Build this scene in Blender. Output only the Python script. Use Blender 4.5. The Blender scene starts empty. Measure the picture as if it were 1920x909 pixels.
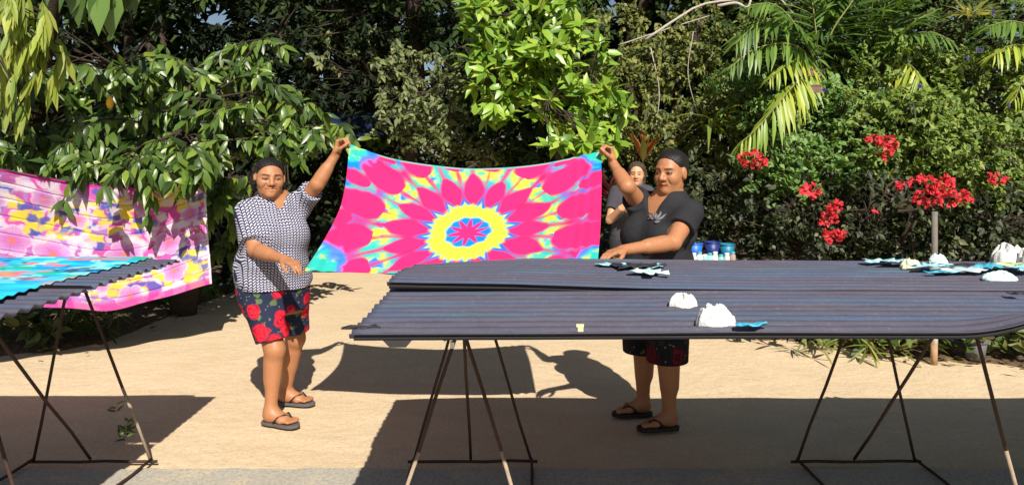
import bpy, math
import numpy as np
from mathutils import Vector, Matrix

scene = bpy.context.scene
# ---------------------------------------------------------------- camera, sky, sun, exposure
F_PX, HOR, CAM_H = 1423.0, 297.0, 1.556          # focal length (photo pixels), horizon row, eye height
cam_d = bpy.data.cameras.new('camera')
cam = bpy.data.objects.new('camera', cam_d)
scene.collection.objects.link(cam)
cam.location = (0, 0, CAM_H)
cam.rotation_euler = (math.radians(90), 0, 0)
cam_d.sensor_width = 36.0
cam_d.lens = F_PX / 1920 * 36.0
cam_d.shift_y = -(909 / 2 - HOR) / 1920
cam_d.clip_end = 600
scene.camera = cam

SUN = Vector((0.27, -1.13, 1.0)).normalized()     # towards the sun
world = bpy.data.worlds.new('World'); scene.world = world
world.use_nodes = True
wn = world.node_tree
sky = wn.nodes.new('ShaderNodeTexSky'); sky.sky_type = 'NISHITA'; sky.sun_disc = False
sky.sun_elevation = math.asin(SUN.z)
sky.sun_rotation = math.atan2(SUN.x, SUN.y)
wn.links.new(sky.outputs[0], wn.nodes['Background'].inputs[0])
wn.nodes['Background'].inputs[1].default_value = 0.05
sd = bpy.data.lights.new('sun', 'SUN'); sd.energy = 5.0; sd.angle = math.radians(0.5); sd.color = (1.0, 0.94, 0.84)
so = bpy.data.objects.new('sun', sd); scene.collection.objects.link(so)
so.location = SUN * 20
so.rotation_euler = (-SUN).to_track_quat('-Z', 'Y').to_euler()
scene.view_settings.view_transform = 'Standard'
scene.view_settings.look = 'None'
scene.view_settings.gamma = 1
scene.view_settings.use_curve_mapping = False
scene.view_settings.exposure = 0.48

# ---------------------------------------------------------------- helpers
C = scene.collection
def P(px, py, D): return np.array([(px - 960) / F_PX * D, D, CAM_H - (py - HOR) / F_PX * D])
def G(px, py):
    D = CAM_H * F_PX / (py - HOR); return np.array([(px - 960) / F_PX * D, D, 0.0])
def lin(r, g, b):
    c = np.array([r, g, b]) / 255.0
    return tuple(np.where(c <= .04045, c / 12.92, ((c + .055) / 1.055) ** 2.4))
def unit(v):
    v = np.asarray(v, float); return v / (np.linalg.norm(v) + 1e-12)

def mesh_np(name, V, faces, smooth=False, cols=None, uv=None):
    """V (n,3); faces: list of (m,k) int arrays."""
    me = bpy.data.meshes.new(name)
    V = np.asarray(V, np.float32)
    faces = [np.asarray(f, np.int32) for f in faces if len(f)]
    me.vertices.add(len(V)); me.vertices.foreach_set('co', V.ravel())
    loops = np.concatenate([f.ravel() for f in faces])
    tot = np.concatenate([np.full(len(f), f.shape[1], np.int32) for f in faces])
    start = np.concatenate([[0], np.cumsum(tot)[:-1]]).astype(np.int32)
    me.loops.add(len(loops)); me.loops.foreach_set('vertex_index', loops)
    me.polygons.add(len(tot)); me.polygons.foreach_set('loop_start', start); me.polygons.foreach_set('loop_total', tot)
    if smooth: me.polygons.foreach_set('use_smooth', np.ones(len(tot), bool))
    if cols is not None:
        ca = me.color_attributes.new('tint', 'FLOAT_COLOR', 'POINT')
        c4 = np.ones((len(V), 4), np.float32); c4[:, :3] = cols
        ca.data.foreach_set('color', c4.ravel())
    if uv is not None:
        a = me.attributes.new('cloth_uv', 'FLOAT_VECTOR', 'POINT')
        u3 = np.zeros((len(V), 3), np.float32); u3[:, :2] = uv
        a.data.foreach_set('vector', u3.ravel())
    me.update(calc_edges=True); me.validate()
    return me

ROOT = {}
def thing(name, label, cat, loc, group=None):
    o = bpy.data.objects.new(name, None); C.objects.link(o)
    o.location = tuple(loc); o.empty_display_size = .1
    o['label'] = label; o['category'] = cat
    if group: o['group'] = group
    return o
def tag(o, label=None, cat=None, group=None, kind=None):
    if label: o['label'] = label
    if cat: o['category'] = cat
    if group: o['group'] = group
    if kind: o['kind'] = kind
    return o
def link(name, me, m, parent=None, kind=None):
    """mesh in world coordinates, hung under parent"""
    o = bpy.data.objects.new(name, me); C.objects.link(o)
    if m is not None and not me.materials: me.materials.append(m)
    if parent is not None:
        o.parent = parent
        if parent.parent is None: o.location = -parent.location
    if kind: o['kind'] = kind
    return o

class MB:
    def __init__(s): s.V = []; s.F = []; s.n = 0
    def add(s, V, F):
        V = np.asarray(V, float); s.V.append(V)
        for f in F: s.F.append(tuple(int(i) + s.n for i in f))
        s.n += len(V); return s
    def box(s, lo, hi):
        x0, y0, z0 = lo; x1, y1, z1 = hi
        V = [(x0,y0,z0),(x1,y0,z0),(x1,y1,z0),(x0,y1,z0),(x0,y0,z1),(x1,y0,z1),(x1,y1,z1),(x0,y1,z1)]
        return s.add(V, [(3,2,1,0),(4,5,6,7),(0,1,5,4),(1,2,6,5),(2,3,7,6),(3,0,4,7)])
    def tube(s, pts, r, n=7, cap=True):
        pts = np.asarray(pts, float); m = len(pts)
        r = np.broadcast_to(np.asarray(r, float), (m,))
        V = []
        t0 = unit(pts[1] - pts[0])
        ref = np.array([0, 0, 1.]) if abs(t0[2]) < .9 else np.array([1., 0, 0])
        for i in range(m):
            t = unit(pts[min(i + 1, m - 1)] - pts[max(i - 1, 0)])
            a = unit(np.cross(t, ref)); b = np.cross(t, a); ref = -np.cross(t, a) if False else ref
            for k in range(n):
                q = 2 * math.pi * k / n
                V.append(pts[i] + r[i] * (math.cos(q) * a + math.sin(q) * b))
        Fc = []
        for i in range(m - 1):
            for k in range(n):
                k2 = (k + 1) % n
                Fc.append((i*n+k, i*n+k2, (i+1)*n+k2, (i+1)*n+k))
        if cap:
            Fc.append(tuple(range(n))[::-1]); Fc.append(tuple((m-1)*n+k for k in range(n)))
        return s.add(V, Fc)
    def lathe(s, prof, c, n=18):
        V = []; Fc = []
        for (r, z) in prof:
            for k in range(n):
                q = 2 * math.pi * k / n; V.append((c[0] + r * math.cos(q), c[1] + r * math.sin(q), c[2] + z))
        for i in range(len(prof) - 1):
            for k in range(n):
                k2 = (k + 1) % n; Fc.append((i*n+k, i*n+k2, (i+1)*n+k2, (i+1)*n+k))
        return s.add(V, Fc)
    def mesh(s, name, smooth=False):
        me = bpy.data.meshes.new(name)
        me.from_pydata([tuple(v) for v in np.concatenate(s.V)], [], s.F)
        if smooth: me.polygons.foreach_set('use_smooth', np.ones(len(me.polygons), bool))
        me.update(); return me
    def build(s, name, m, parent=None, smooth=False, kind=None):
        return link(name, s.mesh(name, smooth), m, parent, kind)

def vnoise(x, y, seed, n=64):
    g = np.random.default_rng(seed).random((n, n))
    xi = np.floor(x).astype(int); yi = np.floor(y).astype(int)
    fx = x - xi; fy = y - yi
    fx = fx * fx * (3 - 2 * fx); fy = fy * fy * (3 - 2 * fy)
    a = g[xi % n, yi % n]; b = g[(xi + 1) % n, yi % n]; c = g[xi % n, (yi + 1) % n]; d = g[(xi + 1) % n, (yi + 1) % n]
    return (a * (1 - fx) + b * fx) * (1 - fy) + (c * (1 - fx) + d * fx) * fy
def fbm(x, y, seed, o=4):
    s = 0; a = .5
    for i in range(o): s = s + a * vnoise(x * 2 ** i, y * 2 ** i, seed + i); a *= .5
    return s
def sstep(a, b, x):
    t = np.clip((x - a) / (b - a), 0, 1); return t * t * (3 - 2 * t)

# ---------------------------------------------------------------- node materials
class NT:
    def __init__(s, name):
        s.m = bpy.data.materials.new(name); s.m.use_nodes = True
        s.t = s.m.node_tree; s.b = s.t.nodes['Principled BSDF']; s.out = s.t.nodes['Material Output']
    def n(s, typ, **kw):
        nd = s.t.nodes.new(typ)
        for k, v in kw.items(): setattr(nd, k, v)
        return nd
    def l(s, a, b): s.t.links.new(a, b)
    def val(s, sock, v):
        if hasattr(v, 'is_output') or isinstance(v, bpy.types.NodeSocket): s.l(v, sock)
        elif isinstance(v, (tuple, list)) and len(v) == 3 and sock.type == 'RGBA': sock.default_value = (*v, 1)
        else: sock.default_value = v
    def math(s, op, a, b=0.0, c=0.0, clamp=False):
        nd = s.n('ShaderNodeMath', operation=op, use_clamp=clamp)
        s.val(nd.inputs[0], a); s.val(nd.inputs[1], b)
        if len(nd.inputs) > 2: s.val(nd.inputs[2], c)
        return nd.outputs[0]
    def mix(s, f, a, b, blend='MIX'):
        nd = s.n('ShaderNodeMix', data_type='RGBA', blend_type=blend)
        s.val(nd.inputs[0], f); s.val(nd.inputs[6], a); s.val(nd.inputs[7], b)
        return nd.outputs[2]
    def ramp(s, f, stops):
        nd = s.n('ShaderNodeValToRGB'); e = nd.color_ramp.elements
        while len(e) < len(stops): e.new(.5)
        for i, (p, c) in enumerate(stops):
            e[i].position = p; e[i].color = (*c, 1) if not isinstance(c, (int, float)) else (c, c, c, 1)
        s.val(nd.inputs[0], f); return nd.outputs[0]
    def coord(s, kind='Object'): return s.n('ShaderNodeTexCoord').outputs[kind]
    def mapping(s, v, scale=(1, 1, 1), rot=(0, 0, 0), loc=(0, 0, 0)):
        nd = s.n('ShaderNodeMapping'); s.l(v, nd.inputs[0])
        nd.inputs['Scale'].default_value = scale; nd.inputs['Rotation'].default_value = rot; nd.inputs['Location'].default_value = loc
        return nd.outputs[0]
    def noise(s, v, scale, detail=4, rough=.55, dist=0):
        nd = s.n('ShaderNodeTexNoise'); s.l(v, nd.inputs['Vector'])
        nd.inputs['Scale'].default_value = scale; nd.inputs['Detail'].default_value = detail
        nd.inputs['Roughness'].default_value = rough; nd.inputs['Distortion'].default_value = dist
        return nd.outputs[0]
    def voro(s, v, scale, feature='F1', out='Distance', rnd=1):
        nd = s.n('ShaderNodeTexVoronoi', feature=feature); s.l(v, nd.inputs['Vector'])
        nd.inputs['Scale'].default_value = scale; nd.inputs['Randomness'].default_value = rnd
        return nd.outputs[out]
    def xyz(s, v):
        nd = s.n('ShaderNodeSeparateXYZ'); s.l(v, nd.inputs[0]); return nd.outputs
    def attr(s, name):
        return s.n('ShaderNodeAttribute', attribute_name=name).outputs
    def bump(s, h, strength=.3, dist=.01):
        nd = s.n('ShaderNodeBump'); s.l(h, nd.inputs['Height'])
        nd.inputs['Strength'].default_value = strength; nd.inputs['Distance'].default_value = dist
        s.l(nd.outputs[0], s.b.inputs['Normal']); return nd
    def base(s, c, rough=.6, spec=.5, metal=0):
        s.val(s.b.inputs['Base Color'], c); s.val(s.b.inputs['Roughness'], rough)
        s.val(s.b.inputs['Specular IOR Level'], spec); s.val(s.b.inputs['Metallic'], metal)
        return s.m

def simple(name, col, rough=.6, var=.25, scale=20, bump=.2, bdist=.004, spec=.4, metal=0):
    t = NT(name); v = t.coord()
    nz = t.noise(v, scale, 5)
    c = t.mix(nz, tuple(np.array(col) * (1 - var)), tuple(np.minimum(np.array(col) * (1 + var), 1)))
    if bump: t.bump(t.noise(v, scale * 4, 4), bump, bdist)
    return t.base(c, rough, spec, metal)

def leaf_mat(name, trans=.3, rough=.42, spec=.5):
    t = NT(name)
    a = t.attr('tint')
    c = a['Color']
    nz = t.noise(t.coord(), 35, 2)
    c = t.mix(t.math('MULTIPLY', nz, .5), c, t.mix(1.0, c, (.55, .6, .5), 'MULTIPLY'))
    t.base(c, rough, spec)
    tr = t.n('ShaderNodeBsdfTranslucent'); t.l(t.mix(1.0, c, (1.25, 1.2, .45), 'MULTIPLY'), tr.inputs[0])
    mx = t.n('ShaderNodeMixShader'); mx.inputs[0].default_value = trans
    t.l(t.b.outputs[0], mx.inputs[1]); t.l(tr.outputs[0], mx.inputs[2]); t.l(mx.outputs[0], t.out.inputs[0])
    return t.m

def cloth_mat(name, rough=.8, weave=900, trans=0.0, wr=.25):
    t = NT(name); c = t.attr('tint')['Color']
    uv = t.attr('cloth_uv')['Vector']
    fine = t.noise(uv, weave, 2)
    c2 = t.mix(fine, t.mix(1.0, c, (.9, .9, .9), 'MULTIPLY'), c)
    wrk = t.noise(t.mapping(uv, (6, 14, 1)), 3, 5, .6, .6)
    t.bump(wrk, wr, .02)
    t.base(c2, rough, .15)
    t.b.inputs['Sheen Weight'].default_value = .1
    if trans:
        tr = t.n('ShaderNodeBsdfTranslucent'); t.l(c2, tr.inputs[0])
        mx = t.n('ShaderNodeMixShader'); mx.inputs[0].default_value = trans
        t.l(t.b.outputs[0], mx.inputs[1]); t.l(tr.outputs[0], mx.inputs[2]); t.l(mx.outputs[0], t.out.inputs[0])
    return t.m
# ---------------------------------------------------------------- ground, slab, beds
def make_ground():
    xs = np.concatenate([[-300, -80, -30, -14], np.arange(-9, 9.01, .12), [14, 30, 80, 300]])
    ys = np.concatenate([[-60, -15], np.arange(-2, 3.2, .6), np.arange(3.3, 11.5, .1), [13, 18, 30, 80, 400]])
    X, Y = np.meshgrid(xs, ys, indexing='ij')
    near = (np.abs(X) < 9) & (Y > 3.9) & (Y < 11.4)
    Z = np.where(near, (fbm(X * 1.3 + 20, Y * 1.3, 5) - .5) * .035, 0) - .012
    Z = np.where(near, Z + (fbm(X * 6 + 3, Y * 6, 9, 2) - .4) * .008, Z)
    V = np.stack([X, Y, Z], -1).reshape(-1, 3)
    n, m = X.shape; I = np.arange(n * m).reshape(n, m)
    Fq = np.stack([I[:-1, :-1], I[1:, :-1], I[1:, 1:], I[:-1, 1:]], -1).reshape(-1, 4)
    t = NT('sand'); v = t.coord()
    big = t.noise(v, .9, 4); st = t.noise(t.mapping(v, (.8, 1.5, 1), (0, 0, .25)), 2.6, 6, .62, .8); fine = t.noise(v, 55, 6, .7); peb = t.voro(v, 42)
    c = t.mix(big, (.62, .475, .305), (.74, .595, .40))
    c = t.mix(t.ramp(st, [(.42, 0), (.72, .6)]), c, (.56, .42, .265))
    c = t.mix(t.ramp(fine, [(.35, 0.55), (.6, 0)]), c, (.44, .325, .20))
    c = t.mix(t.ramp(peb, [(.0, .55), (.16, 0)]), c, (.78, .66, .46))
    deb = t.voro(t.mapping(v, (1, 1.4, 1)), 7.5)
    c = t.mix(t.ramp(deb, [(.03, .8), (.05, 0)]), c, (.12, .08, .05))
    h = t.math('ADD', t.math('MULTIPLY', fine, .35), t.math('ADD', t.math('MULTIPLY', st, .7), t.math('MULTIPLY', t.noise(v, 11, 4), 1.2)))
    t.bump(h, .42, .022)
    t.base(c, .95, .1)
    o = link('ground', mesh_np('ground', V, [Fq], True), t.m); o['kind'] = 'structure'
make_ground()

def make_slab():
    t = NT('concrete'); v = t.coord()
    big = t.noise(v, 1.6, 5); fine = t.noise(v, 60, 6, .7); st = t.noise(v, 5, 5, .7)
    c = t.mix(big, (.36, .33, .27), (.52, .48, .40))
    c = t.mix(t.ramp(st, [(.5, 0), (.72, .8)]), c, (.62, .50, .32))
    c = t.mix(t.ramp(fine, [(.38, .6), (.55, 0)]), c, (.22, .2, .17))
    t.bump(fine, .4, .006); t.base(c, .9, .15)
    b = MB()
    xs = np.linspace(-9, 9, 181); rng = np.random.default_rng(3)
    e = 3.80 + .02 * (fbm(xs * 2 + 40, xs * 0, 3) - .5) + .008 * rng.standard_normal(len(xs))
    V = []; Fc = []
    for i, x in enumerate(xs): V += [(x, -4, .012), (x, e[i] - .02, .014), (x, e[i], .004), (x, e[i] + .004, -.08)]
    for i in range(len(xs) - 1):
        for k in range(3): Fc.append((i*4+k, (i+1)*4+k, (i+1)*4+k+1, i*4+k+1))
    b.add(V, Fc)
    o = b.build('pavement', t.m); o['kind'] = 'structure'
make_slab()

def make_bed(name, edge, back, seed):
    """garden soil with an uneven front edge; edge and back are lists of ground points (x, y)."""
    n = 90; m = 26
    e = np.array(edge); bk = np.array(back)
    s = np.linspace(0, 1, n)
    def res(a):
        d = np.concatenate([[0], np.cumsum(np.linalg.norm(np.diff(a, axis=0), axis=1))]); d /= d[-1]
        return np.stack([np.interp(s, d, a[:, 0]), np.interp(s, d, a[:, 1])], -1)
    E = res(e); B = res(bk)
    E[:, 1] += .22 * (fbm(s * 14, s * 0 + seed, seed) - .5) + .05 * np.random.default_rng(seed).standard_normal(n)
    V = []
    for j in range(m):
        f = (j / (m - 1)) ** 1.6
        pt = E * (1 - f) + B * f
        z = -.03 + .10 * (1 - np.exp(-f * 14)) + .03 * (fbm(pt[:, 0] * 4 + 9, pt[:, 1] * 4, seed + 2) - .45) * min(1, f * 30)
        V.append(np.column_stack([pt, z]))
    V = np.concatenate(V); I = np.arange(n * m).reshape(m, n)
    Fq = np.stack([I[:-1, :-1], I[:-1, 1:], I[1:, 1:], I[1:, :-1]], -1).reshape(-1, 4)
    o = link(name, mesh_np(name, V, [Fq], True), M_soil); o['kind'] = 'structure'
    return E
def forest_floor():
    xs = np.concatenate([[-299, -120, -40], np.arange(-14, 14.1, .5), [40, 120, 299]]); ys = np.concatenate([np.arange(10.35, 18, .35), [24, 40, 120, 399]])
    X, Y = np.meshgrid(xs, ys, indexing='ij'); Y = Y + np.where(Y < 10.4, .5 * (fbm(X * 1.5 + 60, X * 0, 15) - .5), 0)
    Z = .03 + .06 * fbm(X + 70, Y + 7, 16) - np.where(Y < 10.65, .07, 0); I = np.arange(X.size).reshape(X.shape)
    o = link('forest_floor', mesh_np('forest_floor', np.stack([X, Y, Z], -1).reshape(-1, 3), [np.stack([I[:-1, :-1], I[1:, :-1], I[1:, 1:], I[:-1, 1:]], -1).reshape(-1, 4)], True), M_litter); o['kind'] = 'structure'
ts = NT('soil'); v_ = ts.coord()
c_ = ts.mix(ts.noise(v_, 3, 5), (.07, .048, .03), (.19, .13, .08))
c_ = ts.mix(ts.ramp(ts.voro(v_, 22), [(.1, .7), (.3, 0)]), c_, (.34, .25, .16))
ts.bump(ts.noise(v_, 30, 6, .7), .8, .03); M_soil = ts.base(c_, .95, .1)
M_litter = simple('leaf_mould', (.045, .032, .022), .95, .5, 8, .8, .03, .1)
forest_floor()
EDGE_R = make_bed('soil_bed', [G(1275, 585)[:2], G(1400, 634)[:2], G(1550, 652)[:2], G(1700, 672)[:2], G(1920, 694)[:2], (9, 5.6)], [(1.8, 12), (3, 13), (5, 13), (7, 13), (9, 13), (11, 12)], 3)
EDGE_L = make_bed('soil_bed', [(-9, 5.8), G(-100, 672)[:2], G(70, 660)[:2], G(190, 643)[:2], G(300, 600)[:2], G(400, 560)[:2], G(470, 535)[:2]], [(-12, 13), (-9, 13), (-7, 13), (-5, 13), (-4.2, 13), (-3.7, 12), (-3.4, 11)], 7)

# ---------------------------------------------------------------- materials for the workplace
def sheet_mat():
    t = NT('painted_corrugated_iron'); v = t.coord()
    streak = t.noise(t.mapping(v, (.35, 13.1, 1)), 2.2, 4, .6, .2)
    blot = t.noise(t.mapping(v, (1.0, 2.4, 1)), 2.2, 4)
    c = t.mix(blot, (.066, .060, .084), (.104, .095, .128))
    c = t.mix(t.ramp(streak, [(.46, 0), (.68, .8)]), c, (.055, .105, .185))
    c = t.mix(t.ramp(t.noise(t.mapping(v, (.6, 13.1, 1), loc=(3, 1, 0)), 1.6, 4), [(.60, 0), (.74, .8)]), c, (.07, .16, .19))
    c = t.mix(t.ramp(t.noise(v, 70, 5, .7), [(.55, 0), (.75, .6)]), c, (.17, .15, .15))
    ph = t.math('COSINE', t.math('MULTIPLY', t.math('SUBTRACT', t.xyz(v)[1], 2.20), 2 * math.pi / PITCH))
    c = t.mix(t.ramp(t.math('ADD', ph, t.math('MULTIPLY', t.noise(v, 14, 4), .9)), [(.0, .75), (.75, 0)]), c, (.018, .016, .022))    # darker in the grooves
    c = t.mix(t.ramp(t.math('ADD', ph, t.math('MULTIPLY', t.noise(t.mapping(v, (1, 3, 1)), 7, 4), 1.0)), [(1.0, 0), (1.75, .55)]), c, (.17, .16, .20))    # paler along the ridges
    t.bump(t.noise(v, 60, 4), .12, .002)
    return t.base(c, t.ramp(t.noise(v, 9, 4), [(.3, .42), (.8, .66)]), .42)
M_rebar = simple('rusty_steel', (.050, .026, .018), .75, .5, 60, .5, .002, .3)
M_rebar_pale = simple('limed_steel', (.33, .25, .18), .85, .4, 45, .5, .002, .2)
PITCH = .0762; AMP = .0105
TZ = 1.04
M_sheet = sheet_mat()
def corr(y, y0): return AMP * math.cos(2 * math.pi * (y - y0) / PITCH) if not isinstance(y, np.ndarray) else AMP * np.cos(2 * math.pi * (y - y0) / PITCH)

def sheet(name, label, x0, x1, y0, y1, zfun, skew=0.0, seed=1, lip=None):
    n = max(30, int((x1 - x0) / .03)); m = int((y1 - y0) / PITCH * 8)
    xs = np.linspace(x0, x1, n); ys = np.linspace(y0, y1, m)
    X, Y = np.meshgrid(xs, ys, indexing='ij')
    dent = .004 * (fbm(X * 3 + seed * 7, Y * 3, seed) - .5)
    Zt = zfun(X, Y) + corr(Y, y0) + dent
    ends = np.clip(1 - (X - x0) / .05, 0, 1)
    Xj = X + ends * .012 * (fbm(Y * 25, Y * 0 + seed, seed + 4, 2) - .5) + skew * (Y - y0)
    th = .0016
    V = np.concatenate([np.stack([Xj, Y, Zt], -1).reshape(-1, 3), np.stack([Xj, Y, Zt - th], -1).reshape(-1, 3)])
    I = np.arange(n * m).reshape(n, m); J = I + n * m
    q = lambda a, b, c, d: np.stack([a, b, c, d], -1).reshape(-1, 4)
    Fq = [q(I[:-1, :-1], I[1:, :-1], I[1:, 1:], I[:-1, 1:]), q(J[:-1, :-1], J[:-1, 1:], J[1:, 1:], J[1:, :-1]),
          q(I[:-1, 0], J[:-1, 0], J[1:, 0], I[1:, 0]), q(I[:-1, -1], I[1:, -1], J[1:, -1], J[:-1, -1]),
          q(I[0, :-1], I[0, 1:], J[0, 1:], J[0, :-1]), q(I[-1, :-1], J[-1, :-1], J[-1, 1:], I[-1, 1:])]
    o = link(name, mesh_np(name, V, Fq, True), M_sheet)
    tag(o, label, 'metal sheet')
    return o
# near and far sheets of the long drying table (table surface about 1.04 m up)
zn = lambda X, Y: TZ + .003 * np.sin(X * 1.7) + np.where(X > 1.30, .05 * np.clip((X - 1.30) / .25, 0, 1) ** 2 * np.clip((2.45 - Y) / .22, 0, 1), 0)
zf = lambda X, Y: TZ + .004 + .014 * np.clip((1.0 - X) / 1.0, 0, 1) + .003 * np.sin(X * 1.7) + .022 * np.clip((.55 - X) / 1.05, 0, 1) * np.clip((3.6 - Y) / .5, 0, 1) - .03 * np.clip((.1 - X) / .6, 0, 1) * np.clip((Y - 3.3) / .4, 0, 1)
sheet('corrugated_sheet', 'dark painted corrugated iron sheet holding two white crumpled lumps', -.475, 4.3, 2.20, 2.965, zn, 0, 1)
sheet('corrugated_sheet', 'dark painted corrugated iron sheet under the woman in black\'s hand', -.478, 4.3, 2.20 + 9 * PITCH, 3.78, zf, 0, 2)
k = np.linspace(-.462, 1.9, 40); MB().tube(np.column_stack([k, np.full(40, 2.218), zn(k, np.full(40, 2.218)) - .0075]), .0065, 6).build('edge_batten', simple('tarred_edge', (.010, .009, .012), .8, .3, 40), bpy.data.objects['corrugated_sheet'])
for o_ in [bpy.data.objects['corrugated_sheet.001']]:
    k = np.linspace(-.470, .42, 30); q = np.column_stack([k, np.full(30, 2.905), zf(k, np.full(30, 2.905)) - .008 - .002])
    MB().tube(q, np.linspace(.0095, .003, 30), 6).build('edge_batten', simple('tarred_batten', (.012, .010, .012), .8, .3, 40), o_)
zl = lambda X, Y: TZ + .005 * np.sin(X * 2)
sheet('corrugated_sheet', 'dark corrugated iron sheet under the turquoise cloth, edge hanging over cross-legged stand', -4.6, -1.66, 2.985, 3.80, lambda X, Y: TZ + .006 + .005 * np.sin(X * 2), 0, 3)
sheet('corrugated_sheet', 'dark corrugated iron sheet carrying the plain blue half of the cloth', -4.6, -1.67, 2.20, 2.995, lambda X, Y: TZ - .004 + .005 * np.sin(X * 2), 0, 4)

# ---------------------------------------------------------------- steel rod stands
def stand(cx, label, near_left=True, pale=()):
    t = thing('rod_trestle', label, 'trestle', (cx, 3.4, 0), 'steel rod stands under the drying tables')
    fa = np.array([cx, 3.70, TZ - .022]); na = np.array([cx, 2.95, TZ - .022])
    fl = np.array([cx - .30, 3.86, .015]); fr = np.array([cx + .30, 3.86, .015])
    nl = np.array([cx - .29, 2.95, .02]); nr = np.array([cx + .28, 2.95, .02])
    r = .0075
    def rod(name, a, b, key=None, r=r):
        a = np.array(a, float); b = np.array(b, float)
        k = np.linspace(0, 1, 6)[:, None]; pts = a * (1 - k) + b * k
        pts[1:-1] += np.random.default_rng(abs(hash_(name, cx, a[0]))).normal(0, .0025, (4, 3))
        if key and key in pale:                       # lower half caked with pale dust
            MB().tube(pts[:4], r).build(name, M_rebar, t, True); MB().tube(pts[3:], r * 1.05).build(name, M_rebar_pale, t, True)
        else: MB().tube(pts, r).build(name, M_rebar, t, True)
    rod('leg', fa + [-.012, 0, 0], fl, 'fl'); rod('leg', fa + [.012, 0, 0], fr, 'fr')
    if near_left: rod('leg', na + [.03, -.008, 0], nl, 'nl')
    rod('leg', na + ([-.03, .008, 0] if near_left else [.012, 0, 0]), nr, 'nr')
    rod('brace', na + [0, .02, 0], [cx - .01, 3.86, .03], 'br')
    rod('crossbar', fl + [-.03, 0, 0], fr + [.03, 0, .002])
    rod('ground_rail', fl + [0, 0, .014], nl + [0, 0, .012]); rod('ground_rail', fr + [0, 0, .014], nr + [0, 0, .012])
    rod('top_bar', [cx, 2.26, TZ - .020], [cx, 3.76, TZ - .020], r=.008)
    return t
def hash_(name, a, b): return int(sum(ord(c) for c in name) * 131 + round((a + 9) * 1000) * 7 + round((b + 9) * 1000))
s1 = stand(-.20, 'steel rod stand with dust-caked legs under the bare end of the dark sheets', True, ('nl', 'nr'))
s2 = stand(1.75, 'steel rod stand with crossed legs in front of the white-topped post', False, ('nr',))
s3 = stand(-2.135, 'steel rod stand with crossed legs under the turquoise cloth table', True, ('fr',))
mb = MB(); a_ = np.array([-.231, 2.942, .835])
mb.box(a_ - [.008, .012, .012], a_ + [.008, .012, .012]); mb.build('wire_tie', simple('white_tape', (.75, .75, .72), .6), s1)

# ---------------------------------------------------------------- cloths
def curve_pts(ctrl, n):
    """smooth (Catmull-Rom) curve through control points, n samples"""
    p = np.array(ctrl, float); d = np.concatenate([[0], np.cumsum(np.linalg.norm(np.diff(p, axis=0), axis=1))]); d /= d[-1]
    pp = np.vstack([2 * p[0] - p[1], p, 2 * p[-1] - p[-2]])
    s = np.linspace(0, 1, n); out = []
    for q in s:
        i = min(np.searchsorted(d, q, side='right') - 1, len(p) - 2); f = (q - d[i]) / (d[i + 1] - d[i])
        a, b, c, e = pp[i], pp[i + 1], pp[i + 2], pp[i + 3]
        out.append(.5 * (2 * b + (c - a) * f + (2 * a - 5 * b + 4 * c - e) * f * f + (3 * b - a - 3 * c + e) * f ** 3))
    return np.array(out)
def coons(top, bot, left, right, nu, nv):
    T = curve_pts(top, nu); B = curve_pts(bot, nu); L = curve_pts(left, nv); R = curve_pts(right, nv)
    u = np.linspace(0, 1, nu)[:, None, None]; v = np.linspace(0, 1, nv)[None, :, None]
    S = (1 - v) * T[:, None] + v * B[:, None] + (1 - u) * L[None] + u * R[None]
    S -= (1 - u) * (1 - v) * T[0] + u * (1 - v) * T[-1] + (1 - u) * v * B[0] + u * v * B[-1]
    return S, u[..., 0] + 0 * v[..., 0], v[..., 0] + 0 * u[..., 0]
def cloth(name, S, U, V, cols, m, label, cat, thick=.0012):
    n, k = U.shape
    du = np.gradient(S, axis=0); dv = np.gradient(S, axis=1); N = np.cross(du, dv); N /= np.linalg.norm(N, axis=-1, keepdims=True)
    P1 = S + N * thick / 2; P2 = S - N * thick / 2
    I = np.arange(n * k).reshape(n, k); J = I + n * k
    q = lambda a, b, c, d: np.stack([a, b, c, d], -1).reshape(-1, 4)
    Fq = [q(I[:-1, :-1], I[1:, :-1], I[1:, 1:], I[:-1, 1:]), q(J[:-1, :-1], J[:-1, 1:], J[1:, 1:], J[1:, :-1]),
          q(I[:-1, 0], J[:-1, 0], J[1:, 0], I[1:, 0]), q(I[:-1, -1], I[1:, -1], J[1:, -1], J[:-1, -1]),
          q(I[0, :-1], I[0, 1:], J[0, 1:], J[0, :-1]), q(I[-1, :-1], J[-1, :-1], J[-1, 1:], I[-1, 1:])]
    VV = np.concatenate([P1.reshape(-1, 3), P2.reshape(-1, 3)])
    c2 = np.concatenate([cols.reshape(-1, 3)] * 2); uv = np.stack([U, V], -1).reshape(-1, 2); uv = np.concatenate([uv, uv])
    o = link(name, mesh_np(name, VV, Fq, True, c2, uv), m); tag(o, label, cat); return o
M_cloth = cloth_mat('rayon_sarong', trans=.06)

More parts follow.
